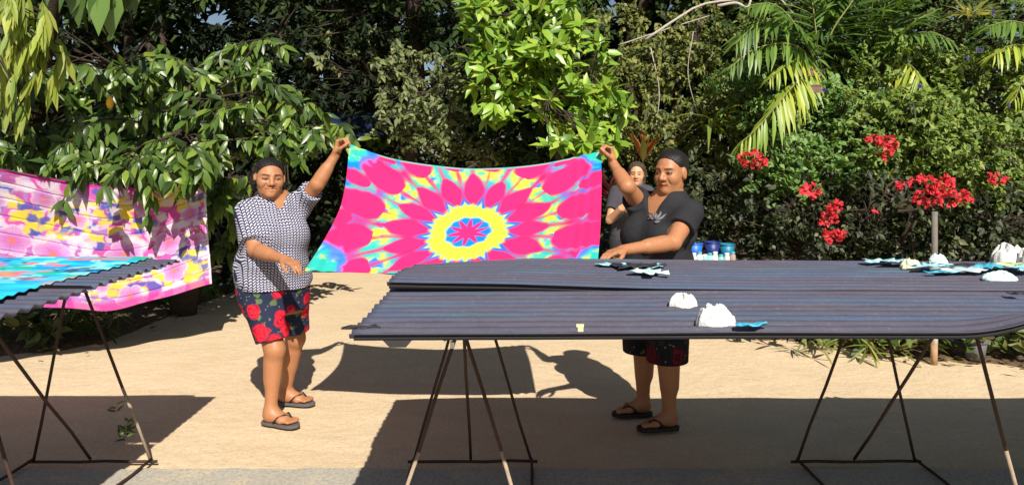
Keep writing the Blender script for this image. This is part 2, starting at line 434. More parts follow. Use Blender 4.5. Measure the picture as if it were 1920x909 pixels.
def mixc(a, b, f): return a * (1 - f[..., None]) + np.asarray(b) * f[..., None]
PINK = np.array(lin(246, 36, 108)); BLUE = np.array(lin(6, 122, 228)); YEL = np.array(lin(192, 224, 62)); TEAL = np.array(lin(38, 178, 168))
def mixd(a, b, f): return mixc(a, b, f) * (1 - 1.1 * (f * (1 - f)))[..., None]
def mandala(U, V):
    cu, cv = .505, .605
    x = (U - cu) / .150; y = (V - cv) / .265
    wob = (fbm(U * 22, V * 14, 21) - .5)
    R = np.sqrt(x * x + y * y) + .10 * wob
    th = np.arctan2(x, -y) + .05 * (fbm(U * 9 + 4, V * 7, 31) - .5)
    N = 16
    ph = th / (2 * np.pi) * N
    q = np.abs(ph - np.round(ph)) * 2                      # 0 in a petal's middle, 1 between petals
    q2 = np.abs(ph - .5 - np.round(ph - .5)) * 2
    jit = vnoise(np.round(ph) * 3.3 + 50, np.zeros_like(ph), 8)
    fib = .22 * (fbm(ph * 5, R * 2.0, 12, 3) - .5)           # dye fibres running outwards
    col = np.broadcast_to(BLUE, U.shape + (3,)).copy()
    # gaps: blue near the ring, teal then yellow outwards, blue again between the outer petals
    RR = R + .22 * wob + .10 * (jit - .5)
    col = mixc(col, TEAL, sstep(1.45, 1.80, RR) * .85)
    col = mixc(col, YEL, sstep(1.80, 2.0, RR) * sstep(.0, .5, q + 1.2 * wob))
    patch = fbm(U * 26 + 9, V * 17, 55)
    col = mixc(col, TEAL, sstep(.50, .62, patch) * sstep(1.95, 2.15, RR) * .9)
    col = mixc(col, BLUE, np.maximum(sstep(2.40, 2.62, RR), sstep(.56, .66, fbm(U * 20 + 3, V * 15 + 8, 57)) * sstep(1.9, 2.1, RR)))
    # petals, pointed at both ends
    xx = np.clip((R - .95) / (1.08 + .30 * (jit - .5)), 0, 1)
    w = np.clip(np.sin(np.pi * xx ** .85), 0, 1) ** .85 * (.80 + .16 * jit)
    col = mixd(col, PINK, sstep(.20, -.09, q - w + 1.5 * fib) * (R > .85))
    jit2 = vnoise(np.round(ph - .5) * 2.7 + 20, np.zeros_like(ph), 18)
    x2 = np.clip((R - 2.22 + .25 * (jit2 - .5)) / (1.25 + .7 * jit2), 0, 1)
    w2 = np.clip(np.sin(np.pi * x2 ** .55), 0, 1) ** .8 * (.72 + .10 * jit2)
    col = mixd(col, PINK, sstep(.22, -.10, q2 - w2 + 1.8 * fib))
    col = mixc(col, TEAL, sstep(.52, .64, fbm(U * 18 + 31, V * 14, 93)) * sstep(2.6, 2.9, R) * (1 - sstep(.13, -.04, q2 - w2 + 1.6 * fib)) * .8)
    x3 = np.clip((R - 2.95) / .9, 0, 1); w3 = np.clip(np.sin(np.pi * x3 ** .8), 0, 1) * .34
    col = mixd(col, PINK, sstep(.13, -.04, q - w3 + 1.6 * fib) * (R > 2.95))
    col = mixc(col, TEAL, sstep(3.9, 4.3, R + wob) * .8)
    # yellow ring with a ragged blue edge
    col = mixd(col, BLUE, sstep(1.42, 1.06, R + .45 * (1 - q)) * sstep(.40, .62, q))
    ring = sstep(1.08, .92, R - .10 * sstep(.70, 1, q) + .05 * np.abs(np.sin(ph * np.pi * 2)) + .12 * wob)
    col = mixc(col, YEL, ring)
    # inner star
    ph10 = th / (2 * np.pi) * 10; q10 = np.abs(ph10 - np.round(ph10)) * 2
    Ri = R + .06 * wob
    col = mixc(col, BLUE, sstep(.58, .47, Ri - .05 * q10))
    col = mixd(col, PINK, sstep(.05, -.03, Ri - (.17 + .34 * (1 - q10) ** 1.1)))
    # a teal line along the top hem, a wash of dye at the corners
    col = mixc(col, TEAL, sstep(.02, .004, V) * .9)
    for (u0, v0, s_) in ((0, 0, 1.0), (0, 1, 1.1), (1, 0, .7), (1, 1, .7)):
        cd = np.hypot(U - u0, (V - v0) * .6) / s_ + .07 * (fbm(U * 16 + u0 * 9, V * 12 + v0 * 7, 88) - .5)
        col = mixc(col, BLUE, sstep(.125, .105, cd) * .9); col = mixc(col, mixc(np.broadcast_to(TEAL, U.shape + (3,)), YEL, sstep(.5, .65, fbm(U * 25, V * 22, 91)) * .8), sstep(.10, .075, cd))
    tone = .86 + .28 * fbm(U * 5, V * 4, 77)
    return np.clip(col * tone[..., None], 0, .97)

TL, TR, BL, BR = P(655, 271, 4.62), P(1127, 284, 4.56), P(571, 507, 4.06), P(1121, 489, 3.90)
S, U, V = coons([TL, P(735, 297, 4.57), P(830, 312, 4.54), P(905, 316, 4.53), P(1010, 308, 4.535), TR],
                [BL, P(700, 512, 4.00), P(850, 515, 3.96), P(1000, 508, 3.92), BR],
                [TL, P(650, 330, 4.46), P(638, 388, 4.30), P(612, 442, 4.17), BL],
                [TR, P(1128, 350, 4.34), P(1126, 420, 4.10), BR], 420, 250)
bulge = np.sin(np.pi * U) * np.sin(np.pi * V)
S[..., 1] += .05 * bulge
S[..., 2] -= .02 * bulge
wr = np.exp(-((U - .93) / .05) ** 2) * .010 * np.sin(U * 150 + V * 6) + np.exp(-((U - .03) / .06) ** 2) * .007 * np.sin(U * 110 - V * 9)
wr += .006 * np.sin((U * 1.2 + V * .25) * 28 + 4 * fbm(U * 3, V * 3, 4)) * np.sin(np.pi * V) * .6
S[..., 1] += wr; S[..., 2] += wr * .4
cloth('sarong', S, U, V, mandala(U, V), M_cloth, 'pink, blue and yellow mandala tie-dye sarong held stretched between two women', 'sarong')

# hanging floral sarong ------------------------------------------------------------
def floral(U, V):
    x = U * 2.35; y = V * 1.05
    wx = x + .10 * (fbm(x * 11, y * 11, 2) - .5); wy = y + .10 * (fbm(x * 11 + 9, y * 11, 3) - .5) + .05 * np.sin(x * 5)
    pink = np.array(lin(224, 96, 186)); mag = np.array(lin(208, 52, 142)); lil = np.array(lin(188, 140, 214)); wht = np.array(lin(240, 226, 242))
    yel = np.array(lin(250, 222, 74)); blu = np.array(lin(70, 98, 194))
    # dabs of dye: jittered square cells, each with its own colour
    def dabs(sx, sy, seed):
        cx = np.floor(wx * sx + .3 * np.floor(wy * sy)); cy = np.floor(wy * sy)
        h = np.random.default_rng(seed).random((64, 64)); fx = np.abs((wx * sx + .3 * np.floor(wy * sy)) - cx - .5); fy = np.abs(wy * sy - cy - .5)
        return h[cx.astype(int) % 64, cy.astype(int) % 64], sstep(.60, .34, np.maximum(fx, fy))
    a = vnoise(wx * 7, wy * 8, 40); d = vnoise(wx * 13 + 7, wy * 15, 43)
    col = np.broadcast_to(pink, U.shape + (3,)).copy()
    col = mixc(col, lil, sstep(.42, .6, a)); col = mixc(col, mag, sstep(.66, .8, a) * .6); col = mixc(col, wht, sstep(.58, .75, d) * .8)
    arch = V - .26 - .10 * np.sin((U - .40) * 10.5)
    band = np.exp(-(arch / .13) ** 2) + np.exp(-((V - .80) / .10) ** 2) + .9 * np.exp(-((U - .955) / .04) ** 2) * sstep(.35, .6, V)
    for (sx, sy, sd) in ((12, 13, 5), (10, 15, 6)):
        h, m = dabs(sx, sy, sd)
        col = mixc(col, yel, m * sstep(.52, .56, h * .6 + .24 * band - .04) * .92)
        h, m = dabs(sx + 1, sy + 2, sd + 20)
        col = mixc(col, blu, m * sstep(.66, .69, h * .72 + .08 * band) * .85)
        h, m = dabs(sx + 5, sy + 6, sd + 40); col = mixc(col, wht, m * (h > .84) * .75)
    rng = np.random.default_rng(12)
    fl = [(.53, .60, .115), (.735, .58, .12), (.875, .54, .105), (.505, .17, .075), (.745, .92, .085), (.885, .80, .085), (.60, .30, .06), (.79, .17, .07), (.945, .36, .06), (.42, .52, .11), (.66, .78, .07), (.955, .60, .06), (.30, .6, .11), (.15, .4, .11), (.2, .8, .1), (.36, .25, .09), (.06, .7, .1)]
    for (fu, fv, r) in fl:
        r = r * 1.25; dx = x - fu * 2.35; dy = y - fv * 1.05
        rr = np.hypot(dx, dy) / r; th = np.arctan2(dy, dx) + rng.random() * 6
        pet = .70 + .30 * np.abs(np.cos(2.5 * th)) ** .6
        inn = sstep(1.0, .93, rr / pet)
        fc = mixc(np.broadcast_to(np.array(lin(232, 166, 222)), U.shape + (3,)), np.array(lin(206, 92, 180)), sstep(.8, .15, rr) * .75)
        fc = mixc(fc, wht, sstep(.78, .95, rr / pet) * .85)
        fc = mixc(fc, mag, sstep(.16, .03, np.abs(np.cos(2.5 * th))) * .5)
        fc = mixc(fc, lil, (.5 + .5 * np.cos(th * 34 + 3 * rr)) * .4)
        fc = mixc(fc, np.array(lin(240, 130, 110)), sstep(.24, .12, rr))
        col = mixc(col, fc, inn * .9)
    col = mixc(col, mag, sstep(.022, .012, V)); col = mixc(col, np.array(lin(226, 70, 160)), sstep(.93, .955, V) * .8)
    col = mixc(col, wht, sstep(.990, .996, U))
    return np.clip(col * .86, 0, .95)
S, U, V = coons([P(-330, 285, 4.75), P(-150, 300, 5.0), P(0, 318, 5.35), P(110, 338, 5.62), P(215, 350, 5.9), P(290, 347, 6.08), P(340, 330, 6.2), P(386, 320, 6.32)],
                [P(-330, 560, 4.75), P(-150, 566, 5.05), P(0, 572, 5.4), P(110, 576, 5.66), P(210, 581, 5.9), P(300, 560, 6.1), P(397, 531, 6.34)],
                [P(-330, 285, 4.75), P(-332, 420, 4.8), P(-330, 560, 4.75)], [P(386, 320, 6.32), P(388, 410, 6.36), P(397, 531, 6.34)], 420, 230)
fold = .018 * np.sin(U * 34 + 2.2 * np.sin(V * 3)) * (.3 + .7 * V) + .02 * np.sin(U * 15 + V * 2)
crease = .006 * sum(np.exp(-((V - k + .04 * np.sin(U * 6) + .07 * (U - .5) ** 2) / .006) ** 2) for k in (.12, .24, .37, .5, .63, .76, .88))
S[..., 1] += fold + crease * 1.6; S[..., 0] -= fold * .5
cloth('sarong', S, U, V, floral(U, V), cloth_mat('printed_sarong', trans=.10), 'pink, yellow and blue floral sarong hanging on a line under the tree', 'sarong')
b = MB(); b.tube([P(-420, 275, 4.6)] + [P(-150, 299, 5.0), P(0, 317, 5.35), P(110, 337, 5.62), P(215, 349, 5.9), P(290, 346, 6.08), P(340, 329, 6.2), P(386, 319, 6.32), P(430, 300, 6.7), P(470, 280, 7.2)], .004, 6)
tag(b.build('clothesline', simple('cord', (.10, .06, .07), .8), None, True), 'thin cord holding up the floral sarong', 'clothesline')

# turquoise cloth spread over the left sheets -------------------------------------
def turq(U, V):
    x = U * 6; y = V * 4
    w = fbm(x * 2, y * 6, 61)
    col = mixc(np.broadcast_to(np.array(lin(10, 150, 225)), U.shape + (3,)), np.array(lin(25, 195, 215)), sstep(.3, .6, w))
    far = sstep(.42, .62, V + .25 * (fbm(x, y, 66) - .5))
    pk = np.array(lin(226, 110, 120)); gr = np.array(lin(40, 170, 120)); og = np.array(lin(240, 150, 90)); dk = np.array(lin(35, 60, 80)); wt = np.array(lin(150, 235, 235))
    n1 = fbm(x * 1.6, y * 3.5, 70); n2 = fbm(x * 1.8 + 5, y * 4, 71); n3 = fbm(x * 4 + 8, y * 6, 72)
    col = mixc(col, gr, sstep(.52, .6, n2) * far * .8); col = mixc(col, pk, sstep(.50, .56, n1) * far)
    col = mixc(col, og, sstep(.60, .66, n1) * far * .8); col = mixc(col, wt, sstep(.58, .62, n3) * far * .7); col = mixc(col, dk, sstep(.62, .66, fbm(x * 5, y * 7, 74)) * far * .8)
    return np.clip(col, 0, .95)
u = np.linspace(0, 1, 260)[:, None]; v = np.linspace(0, 1, 420)[None]
ys = 2.17 + v * 1.66 + 0 * u
xe = -1.82 + .02 * np.sin(v * 9) + .05 * np.clip(v - .9, 0, 1)
xs = -4.3 + u * (xe + 4.3)
zz = TZ + .0175 + .0035 * corr(ys, np.where(ys > 2.99, 2.985, 2.20)) / AMP + .005 * np.sin(xs * 2) + .002 * np.sin(xs * 9 + ys * 5)
zz = zz - np.clip(2.19 - ys, 0, 1) * 1.5 - np.clip(ys - 3.81, 0, 1) * 1.5
S = np.stack([xs, ys, zz], -1)
UU = u + 0 * v; VV = v + 0 * u
cloth('sarong', S, UU, VV, turq(UU, VV), M_cloth, 'turquoise painted sarong with pink streaks spread flat on the table', 'sarong')
# ---------------------------------------------------------------- people (signed distance bodies, polygonised)
class Grid:
    def __init__(s, lo, hi, fine, base=.0075, small=.0038):
        s.ax = []
        for k in range(3):
            xs = [lo[k]]
            iv = [(f[0][k], f[1][k]) for f in fine]
            while xs[-1] < hi[k]:
                x = xs[-1]
                xs.append(x + (small if any(a <= x <= b for a, b in iv) else base))
            s.ax.append(np.array(xs, np.float32))
        s.shape = tuple(len(a) for a in s.ax)
    def empty(s): return np.full(s.shape, .08, np.float32)
    def sl(s, lo, hi):
        out = []
        for k in range(3):
            i = max(0, np.searchsorted(s.ax[k], lo[k]) - 1); j = min(len(s.ax[k]), np.searchsorted(s.ax[k], hi[k]) + 1)
            out.append(slice(i, max(j, i + 1)))
        return tuple(out)
    def pts(s, sl):
        return s.ax[0][sl[0]][:, None, None], s.ax[1][sl[1]][None, :, None], s.ax[2][sl[2]][None, None, :]

def smin(a, b, k):
    if k <= 0: return np.minimum(a, b)
    h = np.maximum(k - np.abs(a - b), 0) / k
    return np.minimum(a, b) - h * h * k * .25
def put(g, Fd, prim, k=.01, sub=False):
    f, lo, hi = prim
    m = k + .03
    sl = g.sl(np.asarray(lo) - m, np.asarray(hi) + m)
    d = f(*g.pts(sl)).astype(np.float32)
    if sub: Fd[sl] = -smin(-Fd[sl], d, k)
    else: Fd[sl] = smin(Fd[sl], d, k)

def cap(a, b, ra, rb, cut=None):
    a = np.asarray(a, float); b = np.asarray(b, float); ab = b - a; L2 = float(ab @ ab) + 1e-9
    R = max(ra, rb)
    def f(X, Y, Z):
        t = np.clip(((X - a[0]) * ab[0] + (Y - a[1]) * ab[1] + (Z - a[2]) * ab[2]) / L2, 0, 1)
        d = np.sqrt((X - a[0] - ab[0] * t) ** 2 + (Y - a[1] - ab[1] * t) ** 2 + (Z - a[2] - ab[2] * t) ** 2) - (ra + (rb - ra) * t)
        if cut is not None:
            for (o, n) in cut: d = np.maximum(d, (X - o[0]) * n[0] + (Y - o[1]) * n[1] + (Z - o[2]) * n[2])
        return d
    return f, np.minimum(a, b) - R, np.maximum(a, b) + R
def ell(c, ax, r, cut=None):
    c = np.asarray(c, float); ax = np.asarray(ax, float); R = max(r)
    def f(X, Y, Z):
        q = [((X - c[0]) * A[0] + (Y - c[1]) * A[1] + (Z - c[2]) * A[2]) for A in ax]
        k0 = np.sqrt(sum((q[i] / r[i]) ** 2 for i in range(3))) + 1e-6
        k1 = np.sqrt(sum((q[i] / r[i] ** 2) ** 2 for i in range(3))) + 1e-6
        d = k0 * (k0 - 1) / k1
        if cut is not None:
            for (o, n) in cut: d = np.maximum(d, (X - o[0]) * n[0] + (Y - o[1]) * n[1] + (Z - o[2]) * n[2])
        return d
    return f, c - R, c + R
def loft(sec, ang, zlo, zhi, grow=0.0, wrinkle=None):
    """sections (z, cx, cy, half width, half depth), facing angle"""
    sec = np.array(sorted(sec)); ca, sa = math.cos(ang), math.sin(ang)
    def f(X, Y, Z):
        z = Z.ravel(); I = lambda k: np.interp(z, sec[:, 0], sec[:, k])[None, None, :]
        dx = X - I(1); dy = Y - I(2); a = I(3) + grow; b = I(4) + grow
        u = dx * ca + dy * sa; w = -dx * sa + dy * ca        # u: to her left, w: to her back
        k0 = (np.abs(u / a) ** 2.3 + np.abs(w / b) ** 2.3) ** (1 / 2.3)
        d = (k0 - 1) * np.minimum(a, b) * .95
        if wrinkle is not None: d = d + wrinkle(u, w, Z)
        return np.maximum(np.maximum(d, zlo - Z), Z - zhi)
    R = max(sec[:, 3].max(), sec[:, 4].max()) + grow
    return f, np.array([sec[:, 1].min() - R, sec[:, 2].min() - R, zlo]), np.array([sec[:, 1].max() + R, sec[:, 2].max() + R, zhi])

def nets(Fd, ax):
    """surface nets on a non-uniform grid"""
    ins = Fd < 0
    cnt = np.zeros(tuple(n - 1 for n in Fd.shape), np.uint8)
    for i in (0, 1):
        for j in (0, 1):
            for k in (0, 1):
                cnt += ins[i:ins.shape[0] - 1 + i, j:ins.shape[1] - 1 + j, k:ins.shape[2] - 1 + k]
    act = np.argwhere((cnt > 0) & (cnt < 8)); n = len(act)
    idx = np.full(cnt.shape, -1, np.int32); idx[tuple(act.T)] = np.arange(n)
    pos = np.zeros((n, 3)); w = np.zeros(n)
    corners = [(i, j, k) for i in (0, 1) for j in (0, 1) for k in (0, 1)]
    val = {c: Fd[act[:, 0] + c[0], act[:, 1] + c[1], act[:, 2] + c[2]] for c in corners}
    for c in corners:
        for d in range(3):
            if c[d] == 1: continue
            e = list(c); e[d] = 1; e = tuple(e)
            a, b = val[c], val[e]; m = (a < 0) != (b < 0)
            t = np.where(m, a / (a - b + 1e-12), 0)
            for k in range(3):
                p0 = ax[k][act[:, k] + c[k]]
                if k == d: p0 = p0 + t * (ax[k][act[:, k] + 1] - p0)
                pos[:, k] += np.where(m, p0, 0)
            w += m
    pos /= w[:, None]
    faces = []
    for d in range(3):
        o1, o2 = [(1, 2), (2, 0), (0, 1)][d]
        sl0 = [slice(None)] * 3; sl1 = [slice(None)] * 3
        sl0[d] = slice(0, -1); sl1[d] = slice(1, None)
        A = ins[tuple(sl0)]; B = ins[tuple(sl1)]
        e = np.argwhere(A != B)
        e = e[(e[:, o1] > 0) & (e[:, o2] > 0) & (e[:, o1] < Fd.shape[o1] - 1) & (e[:, o2] < Fd.shape[o2] - 1)]
        def cell(s1, s2):
            q = e.copy(); q[:, o1] -= s1; q[:, o2] -= s2
            return idx[tuple(q.T)]
        f = np.stack([cell(1, 1), cell(0, 1), cell(0, 0), cell(1, 0)], -1)
        flip = ~A[tuple(e.T)]
        f[flip] = f[flip][:, ::-1]
        faces.append(f[(f >= 0).all(1)])
    return pos, np.concatenate(faces)
def smooth_v(V, Fq, it=1, lam=.5):
    E = np.concatenate([Fq[:, [0, 1]], Fq[:, [1, 2]], Fq[:, [2, 3]], Fq[:, [3, 0]]])
    for _ in range(it):
        s = np.zeros_like(V); c = np.zeros(len(V))
        for k in range(3): s[:, k] = np.bincount(E[:, 0], V[E[:, 1], k], len(V)) + np.bincount(E[:, 1], V[E[:, 0], k], len(V))
        c = np.bincount(E[:, 0], minlength=len(V)) + np.bincount(E[:, 1], minlength=len(V))
        V = V * (1 - lam) + lam * s / np.maximum(c, 1)[:, None]
    return V
def skin_out(g, Fd, name, m, parent, colf=None, it=1):
    V, Fq = nets(Fd, g.ax); V = smooth_v(V, Fq, it)
    return link(name, mesh_np(name, V, [Fq], True, colf(V) if colf else None), m, parent)

def strands(c, A, amp=.0035, n=26):
    f_, u_ = A[1], A[2]; l_ = A[0]
    def w(X, Y, Z):
        x = (X - c[0]) * l_[0] + (Y - c[1]) * l_[1] + (Z - c[2]) * l_[2]; z = (X - c[0]) * u_[0] + (Y - c[1]) * u_[1] + (Z - c[2]) * u_[2]; y = (X - c[0]) * f_[0] + (Y - c[1]) * f_[1] + (Z - c[2]) * f_[2]
        an = np.arctan2(x, z + .02); return amp * (np.sin(an * n + 9 * y) * .6 + np.sin(an * n * 2.3 + 31 * y + 1) * .4) - amp * .4 + .006 * np.exp(-((y - .03) / .03) ** 2) * np.sin(an * 5 + 1)
    return w
def with_disp(prim, w):
    f, lo, hi = prim
    return (lambda X, Y, Z: f(X, Y, Z) + w(X, Y, Z)), lo, hi
def head_prims(c, fwd, up=(0, 0, 1), s=1.0, smile=0.0, wide=1.0):
    f = unit(fwd); u = unit(np.asarray(up, float) - f * (f @ np.asarray(up, float))); l = np.cross(f, u); l = -l   # l: her left
    A = np.array([l, f, u]); c = np.asarray(c, float)
    W = lambda x, y, z: c + s * (x * l * wide + y * f + z * u)
    E = lambda p, r: ell(W(*p), A, tuple(np.array(r) * s * np.array([wide, 1, 1])))
    K = lambda p, q, ra, rb: cap(W(*p), W(*q), ra * s, rb * s)
    uni = [(E((0, -.014, .03), (.073, .093, .083)), .02), (E((0, .018, -.022), (.063, .070, .086)), .03), (E((0, .026, -.070), (.047, .052, .034)), .03)]
    for sx in (-1, 1):
        uni.append((E((sx * .037, .052, -.026 + .004 * smile), (.027, .027 + .005 * smile, .027)), .025))
        uni.append((E((sx * .075, -.008, -.006), (.010, .020, .032)), .008))
        uni.append((K((sx * .012, .078, .027), (sx * .044, .062, .026), .0065, .0065), .018))
    uni.append((E((0, .070, -.088), (.022, .018, .018)), .02))
    sub = [(ell(W(sx * .031, .091, .008), A, (.019 * s, .017 * s, .012 * s)), .012) for sx in (-1, 1)]
    late = [(K((0, .078, .018), (0, .0995, -.022), .008, .0135), .010)]
    for sx in (-1, 1):
        late.append((E((sx * .0148, .088, -.027), (.0100, .0125, .0088)), .008))
        late.append((E((sx * .031, .073, .004), (.015, .011, .010)), .005))
    mw = .024 + .008 * smile
    late += [(K((-mw, .074, -.053 + .005 * smile), (0, .087, -.052), .0055, .0075), .006), (K((mw, .074, -.053 + .005 * smile), (0, .087, -.052), .0055, .0075), .006),
             (K((-mw * .8, .073, -.063), (mw * .8, .073, -.063), .007, .007), .008), (K((0, .080, -.064), (0, .081, -.064), .008, .008), .008)]
    cut = [(K((-mw, .084, -.0575 + .006 * smile), (0, .0955, -.0585), .0035, .0035 + .002 * smile), .003), (K((mw, .084, -.0575 + .006 * smile), (0, .0955, -.0585), .0035, .0035 + .002 * smile), .003)]
    for sx in (-1, 1): cut.append((K((sx * .026, .088, -.026), (sx * (.035 + .004 * smile), .078, -.052), .003 + .0015 * smile, .0025), .010))
    def local(V):
        d = (V - c) / s; return d @ l / wide, d @ f, d @ u
    return uni, sub, late, cut, local, W, A
HL1 = (.056, .002, .072, .088, .080); HL2 = (.050, .004, .074, .092, .078)      # hairline ellipsoid: centre y, z; radii x, y, z
def face_cut(g, Hr, W, A, hl, s):
    put(g, Hr, ell(W(0, hl[0], hl[1]), A, tuple(np.array(hl[2:]) * s)), .006, True)
    for sx in (-1, 1): put(g, Hr, ell(W(sx * .080, .004, -.016), A, tuple(np.array([.022, .022, .036]) * s)), .006, True)
def face_tint(V, local, smile=0.0, lip=(1.0, .64, .64), open_mouth=False, hl=HL1):
    x, y, z = local(V); T = np.ones((len(V), 3)); ax = np.abs(x); front = (y > .045) & (np.abs(z) < .12) & (ax < .075)
    def app(mask, col, f=1.0):
        k = (mask * f)[:, None]; T[:] = T * (1 - k) + np.array(col) * k
    brow = front & (ax > .012) & (ax < .050) & (np.abs(z - (.0275 - 3.0 * (ax - .03) ** 2)) < .0046)
    app(brow, (.13, .10, .09), .85)
    eye = front & (((ax - .031) / .0175) ** 2 + ((z - .005) / .0070) ** 2 < 1)
    app(eye, (.12, .09, .08))
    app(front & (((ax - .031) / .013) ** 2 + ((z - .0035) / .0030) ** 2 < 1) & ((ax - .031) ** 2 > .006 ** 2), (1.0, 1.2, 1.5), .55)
    app(front & (((ax - .031) / .019) ** 2 + ((z - .003) / .012) ** 2 < 1) & ~eye, (.70, .62, .58), .5)  # darker socket around the eye: brow shadow put into the tint
    mw = .026 + .007 * smile
    lips = front & (y > .06) & (ax < mw) & (z > -.071 + .016 * (ax / mw) ** 2) & (z < -.047)
    app(lips, lip, .7)
    app(front & (y > .06) & (ax < mw * .98) & (np.abs(z + .058 - .006 * smile * (ax / mw) ** 2) < .003), (.25, .13, .12), .9)
    app((ax < .011) & (np.abs(z + .034) < .004) & (y > .08) & (ax > .004), (.3, .2, .2), .8)
    hv = np.sqrt((x / hl[2]) ** 2 + ((y - hl[0]) / hl[3]) ** 2 + ((z - hl[1]) / hl[4]) ** 2)
    app(sstep(.97, 1.03, hv) * ((z > .03) | ((y < -.03) & (z > -.05))) * (np.abs(z) < .16) * (ax < .1), (.06, .05, .05), 1.0)     # scalp under the hair
    if open_mouth: app(front & (y > .06) & (ax < mw * .72) & (np.abs(z + .0575) < .0024), (1.7, 2.3, 3.0), .8)
    return T
def hand_prims(w, d, n, thumb_side, curls, s=1.0, spread=.0, thumb=(.7, .5, .4)):
    """w wrist, d finger direction, n palm-facing direction, thumb_side +1/-1 along d x n"""
    d = unit(d); n = unit(np.asarray(n) - d * (np.asarray(n) @ d)); sd_ = np.cross(d, n) * thumb_side; w = np.asarray(w, float)
    out = []
    offs = (.029, .010, -.010, -.027); lens = ((.042, .026, .020), (.046, .029, .021), (.042, .027, .020), (.033, .021, .018)); kn = (.086, .090, .085, .076)
    for i in range(4):
        k = w + s * (d * kn[i] + sd_ * offs[i])
        out.append((cap(w + s * (sd_ * offs[i] * .55 + d * .006), k, .0165 * s, .0110 * s), .012))
        p = k; an = 0
        dd0 = unit(d + sd_ * offs[i] * spread * 20)
        c_i = curls[i] if isinstance(curls[0], (tuple, list)) else curls
        r = (.0092, .0086, .0078, .0070) if i < 3 else (.0080, .0075, .0068, .0060)
        for j in range(3):
            an += c_i[j]
            q = p + s * lens[i][j] * (dd0 * math.cos(an) + n * math.sin(an))
            out.append((cap(p, q, r[j] * s, r[j + 1] * s), .0035 if j else .006)); p = q
    b = w + s * (d * .022 + sd_ * .024 + n * .006)
    td = unit(d * thumb[0] + sd_ * thumb[1] + n * thumb[2])
    m_ = b + s * .044 * td; td2 = unit(td * .75 + d * .45 + n * .25 - sd_ * .15); e1 = m_ + s * .031 * td2; td3 = unit(td2 + d * .2 - sd_ * .25); e2 = e1 + s * .025 * td3
    out += [(cap(b, m_, .0155 * s, .0112 * s), .01), (cap(m_, e1, .0105 * s, .0095 * s), .005), (cap(e1, e2, .0095 * s, .0075 * s), .004)]
    return out
def foot_prims(ank, heel_dir, z0, L=.225):
    """ank ankle centre, direction of toes, sole height"""
    d = unit([heel_dir[0], heel_dir[1], 0]); sd_ = np.array([-d[1], d[0], 0]); h = np.array([ank[0], ank[1], 0]) - d * .045
    Q = lambda a, b, z: h + d * a + sd_ * b + np.array([0, 0, z0 + z])
    o = [(cap(Q(.028, 0, .030), Q(.05, 0, .045), .030, .032), .02), (cap(ank, Q(.06, 0, .045), .034, .034), .03),
         (cap(Q(.05, 0, .045), Q(.145, .012, .024), .034, .022), .03), (cap(Q(.05, -.008, .03), Q(.145, -.016, .020), .028, .020), .03), (cap(Q(.13, .028, .018), Q(.13, -.030, .016), .018, .016), .02)]
    for i, (b, l, r) in enumerate([(.030, .068, .0135), (.012, .070, .0105), (-.003, .064, .010), (-.017, .056, .0095), (-.031, .046, .009)]):
        o.append((cap(Q(.14, b, .017), Q(.145 + l * .85, b * 1.05, .012), r * 1.05, r), .006))
    return o, Q, d, sd_
def sandal(person, Q, side, m, strap_m, big=1):
    prof = [(-.012, 0), (.0, .028), (.04, .036), (.09, .036), (.14, .046), (.185, .048), (.215, .038), (.234, .012)]
    out = [Q(a, b * 1.02, -.002) for a, b in prof] + [Q(a, -b * 1.0, -.002) for a, b in prof[::-1][:-1]]
    out = np.array(out); n = len(out)
    lo = out.copy(); lo[:, 2] = .001
    mid = out.copy(); mid[:, 2] = (out[:, 2] + lo[:, 2]) / 2; ctr = out.mean(0); mid[:, :2] = ctr[:2] + (mid[:, :2] - ctr[:2]) * 1.025
    b = MB(); Fc = [tuple(range(n))[::-1], tuple(range(2 * n, 3 * n))]
    for i in range(n):
        j = (i + 1) % n; Fc += [(i, j, n + j, n + i), (n + i, n + j, 2 * n + j, 2 * n + i)]
    b.add(np.concatenate([out, mid, lo]), Fc)
    o = b.build('sandal', m, person)
    for sg in (1, -1):
        MB().tube([Q(.178, .021, .004), Q(.170, .021, .030), Q(.145, .010 + sg * .022, .047), Q(.115, sg * .036, .034), Q(.088, sg * .040, .004)], [.004, .005, .0065, .0065, .006], 7).build('strap', strap_m, o, True)
    return o

def skin_mat(name, col):
    t = NT(name); v = t.coord()
    c = t.mix(1.0, t.attr('tint')['Color'], col, 'MULTIPLY')
    c = t.mix(t.noise(v, 45, 5, .6), t.mix(1.0, c, (.82, .78, .76), 'MULTIPLY'), t.mix(1.0, c, (1.1, 1.08, 1.05), 'MULTIPLY'))
    t.bump(t.noise(v, 260, 3), .12, .0015)
    t.base(c, t.ramp(t.noise(v, 30, 4), [(.3, .42), (.7, .60)]), .4)
    t.b.inputs['Subsurface Weight'].default_value = .12; t.b.inputs['Subsurface Radius'].default_value = (.012, .005, .003); t.b.inputs['Subsurface Scale'].default_value = 1.0
    return t.m
M_skin = skin_mat('brown_skin', (.41, .185, .088))
M_skin_pale = skin_mat('tan_skin', (.60, .32, .19))
def hair_mat(name, col, hi):
    t = NT(name); v = t.coord()
    st = t.noise(t.mapping(v, (9, 9, 1.6)), 24, 3, .6)
    t.bump(st, .35, .003)
    return t.base(t.mix(t.ramp(st, [(.5, 0), (.75, .5)]), col, hi), .55, .3)
M_hair = hair_mat('black_hair', (.010, .008, .008), (.05, .045, .045))
M_hair_b = hair_mat('greying_hair', (.05, .035, .025), (.22, .18, .14))
M_flip = simple('black_rubber', (.018, .016, .016), .7, .3, 80, .3, .002)

